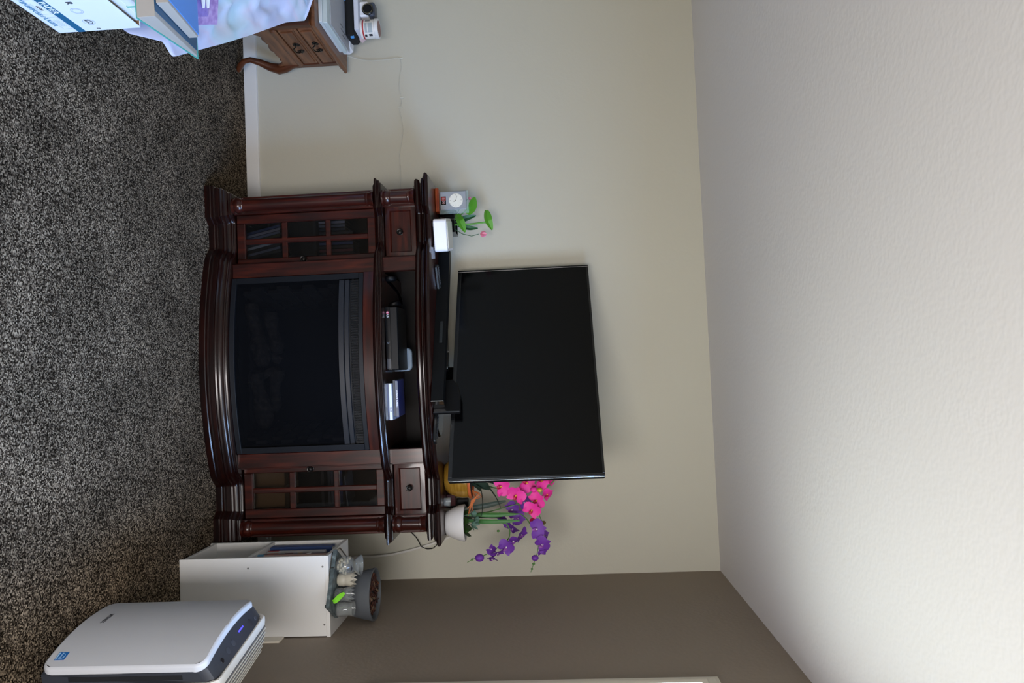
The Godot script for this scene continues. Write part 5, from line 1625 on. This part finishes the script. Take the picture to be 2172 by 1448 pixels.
	# white stack standing in the carton
	k = thing("white_folder_stack", "stack of white papers with a red and teal mark sticking out of the carton", "papers", Vector3(-1.335, 0.004, 1.60))
	b = B.new()
	for i in 5:
		b.bar(Vector3(-0.11, 0.19 + i * 0.036, -0.022 + 0.002 * (i % 2)), Vector3(0.116 - 0.003 * ((i * 2) % 3), 0.19 + (i + 1) * 0.036 - 0.001, 0.2), 0.002)
	b.bar(Vector3(-0.1, 0.0, 0.0), Vector3(0.11, 0.19, 0.19), 0.002)
	obj("papers", b, mat("d8dce2", 0.6), k)
	for q in [[0.296, 0.325, "6fb4a0"], [0.325, 0.362, "c23a56"]]:
		b = B.new()
		b.bar(Vector3(0.114, q[0], 0.075), Vector3(0.1175, q[1], 0.082), 0.0)
		obj("colour_mark", b, mat(q[2], 0.5), k)
	# books and a folder laid across it
	var grey_pages := mat("a59f96", 0.8)
	var slab := func(called: String, side_poly: Array, xr: float, wide: float, m: Material, parent: Node):
		var p := B.new()
		p.prism(side_poly.map(func(q): return Vector2(-q.x, q.y)), wide, Transform3D(Basis(Vector3(0, 0, -1), Vector3.UP, Vector3(1, 0, 0)), Vector3(xr - wide, 0, 0)), 0.0006)
		obj(called, p, m, parent)
	k = thing("teal_folder", "thick wedge of grey pages between teal and dark blue covers, tip over the cloth", "folder", Vector3(-1.16, 0, 1.39), 0.07)
	slab.call("pages", [Vector2(0.012, 0.3965), Vector2(0.38, 0.383), Vector2(0.38, 0.440), Vector2(0.03, 0.404)], -0.003, 0.21, grey_pages, k)
	slab.call("teal_cover", [Vector2(0.0, 0.393), Vector2(0.38, 0.379), Vector2(0.38, 0.3825), Vector2(0.0, 0.3965)], 0.0, 0.21, mat("4aa398", 0.4), k)
	slab.call("dark_cover", [Vector2(0.03, 0.4045), Vector2(0.38, 0.4405), Vector2(0.38, 0.4435), Vector2(0.03, 0.4075)], -0.02, 0.19, mat("1d4a68", 0.4), k)
	k = thing("book", "book with grey page edges and bright blue cover, topmost over the white carton", "book", Vector3(-1.185, 0, 1.50), 0.04)
	slab.call("pages", [Vector2(0.0, 0.4175), Vector2(0.27, 0.445), Vector2(0.27, 0.482), Vector2(0.0, 0.448)], -0.003, 0.2, grey_pages, k)
	slab.call("cover", [Vector2(0.0, 0.4485), Vector2(0.27, 0.4825), Vector2(0.27, 0.4855), Vector2(0.0, 0.4515)], -0.012, 0.195, mat("4a86d0", 0.4), k)
	# purple card with a clear blister lying on the cloth
	var A := Vector3(-1.350, 0.391, 1.266)
	var ax := Vector3(-1.278, 0.345, 1.425) - A
	var ay := Vector3(-0.156, 0.046, 0.073)
	k = thing("blister_card", "purple printed card with a clear plastic blister lying on the pale blue cloth", "card", A)
	var up := ax.cross(ay).normalized()
	if up.y < 0: up = -up
	var cf := func(s: float, v: float, z: float) -> Vector3: return ax * s + ay * v + up * (0.024 + z)
	b = B.new()
	for z in [0.0, 0.0025]: b.quad(cf.call(0, 0, z), cf.call(1, 0, z), cf.call(1, 1, z), cf.call(0, 1, z))
	for e in [[0, 0, 1, 0], [1, 0, 1, 1], [1, 1, 0, 1], [0, 1, 0, 0]]: b.quad(cf.call(e[0], e[1], 0.0), cf.call(e[2], e[3], 0.0), cf.call(e[2], e[3], 0.0025), cf.call(e[0], e[1], 0.0025))
	obj("card", b, tri(mat("ffffff", 0.4, 0.0, {"albedo_texture": noise(0.02, 256, [[0.0, "7a5a96"], [0.4, "9a7cb4"], [0.7, "b59cc8"], [1.0, "c8b4d4"]], 3)}), Vector3.ONE * 5.0), k, 0)
	b = B.new()
	b.grid(12, 12, func(u, v):
		var e := pow(clampf(minf(minf(u, 1 - u), minf(v, 1 - v)) * 6.0, 0.0, 1.0), 0.5)
		return cf.call(0.34 + 0.62 * u, 0.16 + 0.8 * v, 0.004 + 0.016 * e))
	var clear := mat("b0a8e0", 0.1, 0.0, {"transparency": BaseMaterial3D.TRANSPARENCY_ALPHA})
	clear.albedo_color = Color(0.55, 0.5, 0.85, 0.35)
	obj("blister", b, clear, k, 60)
	for q in [[0.62, 0.34], [0.48, 0.34]]:
		b = B.new()
		blade(b, [cf.call(q[0], q[1], 0.022), cf.call(q[0] + 0.06, q[1] + 0.3, 0.024), cf.call(q[0] + 0.14, q[1] + 0.6, 0.024)], 0.024, up, 0.1, 0.5)
		obj("white_prong", b, M.white_plastic, k)
	# thin cable tacked along the back wall
	b = B.new()
	b.tube(smooth([Vector3(-1.719, 0.588, 0.05), Vector3(-1.714, 0.636, 0.012), Vector3(-1.703, 0.688, 0.010), Vector3(-1.701, 0.766, 0.010), Vector3(-1.704, 0.830, 0.010), Vector3(-1.710, 0.859, 0.010), Vector3(-1.695, 0.868, 0.006), Vector3(-1.663, 0.872, 0.004), Vector3(-1.600, 0.857, 0.004), Vector3(-1.548, 0.853, 0.004), Vector3(-1.509, 0.862, 0.004), Vector3(-1.470, 0.865, 0.004), Vector3(-1.427, 0.851, 0.004), Vector3(-1.380, 0.859, 0.004), Vector3(-1.314, 0.867, 0.004), Vector3(-1.251, 0.857, 0.004), Vector3(-1.174, 0.841, 0.004), Vector3(-1.097, 0.844, 0.004), Vector3(-0.95, 0.843, 0.004), Vector3(-0.88, 0.84, 0.004)], 4), 0.0019, 6)
	k = thing("wall_cable", "thin pale cable tacked along the back wall from nightstand to console", "cable")
	obj("cable", b, mat("bdbcb2", 0.5), k)
	for q in [Vector3(-1.706, 0.868, 0.004), Vector3(-1.44, 0.856, 0.004), Vector3(-1.49, 0.866, 0.004)]:
		b = B.new()
		b.box(q, Vector3(0.008, 0.022, 0.006), 0.002)
		obj("cable_clip", b, mat("c2c1b6", 0.4, 0.0), k)

func _ready():
	rng.seed = 7
	stage()
	materials()
	room()
	console()
	fireplace()
	cabinet_contents()
	av()
	plants()
	shelf_corner()
	purifier()
	nightstand()
	left_clutter()
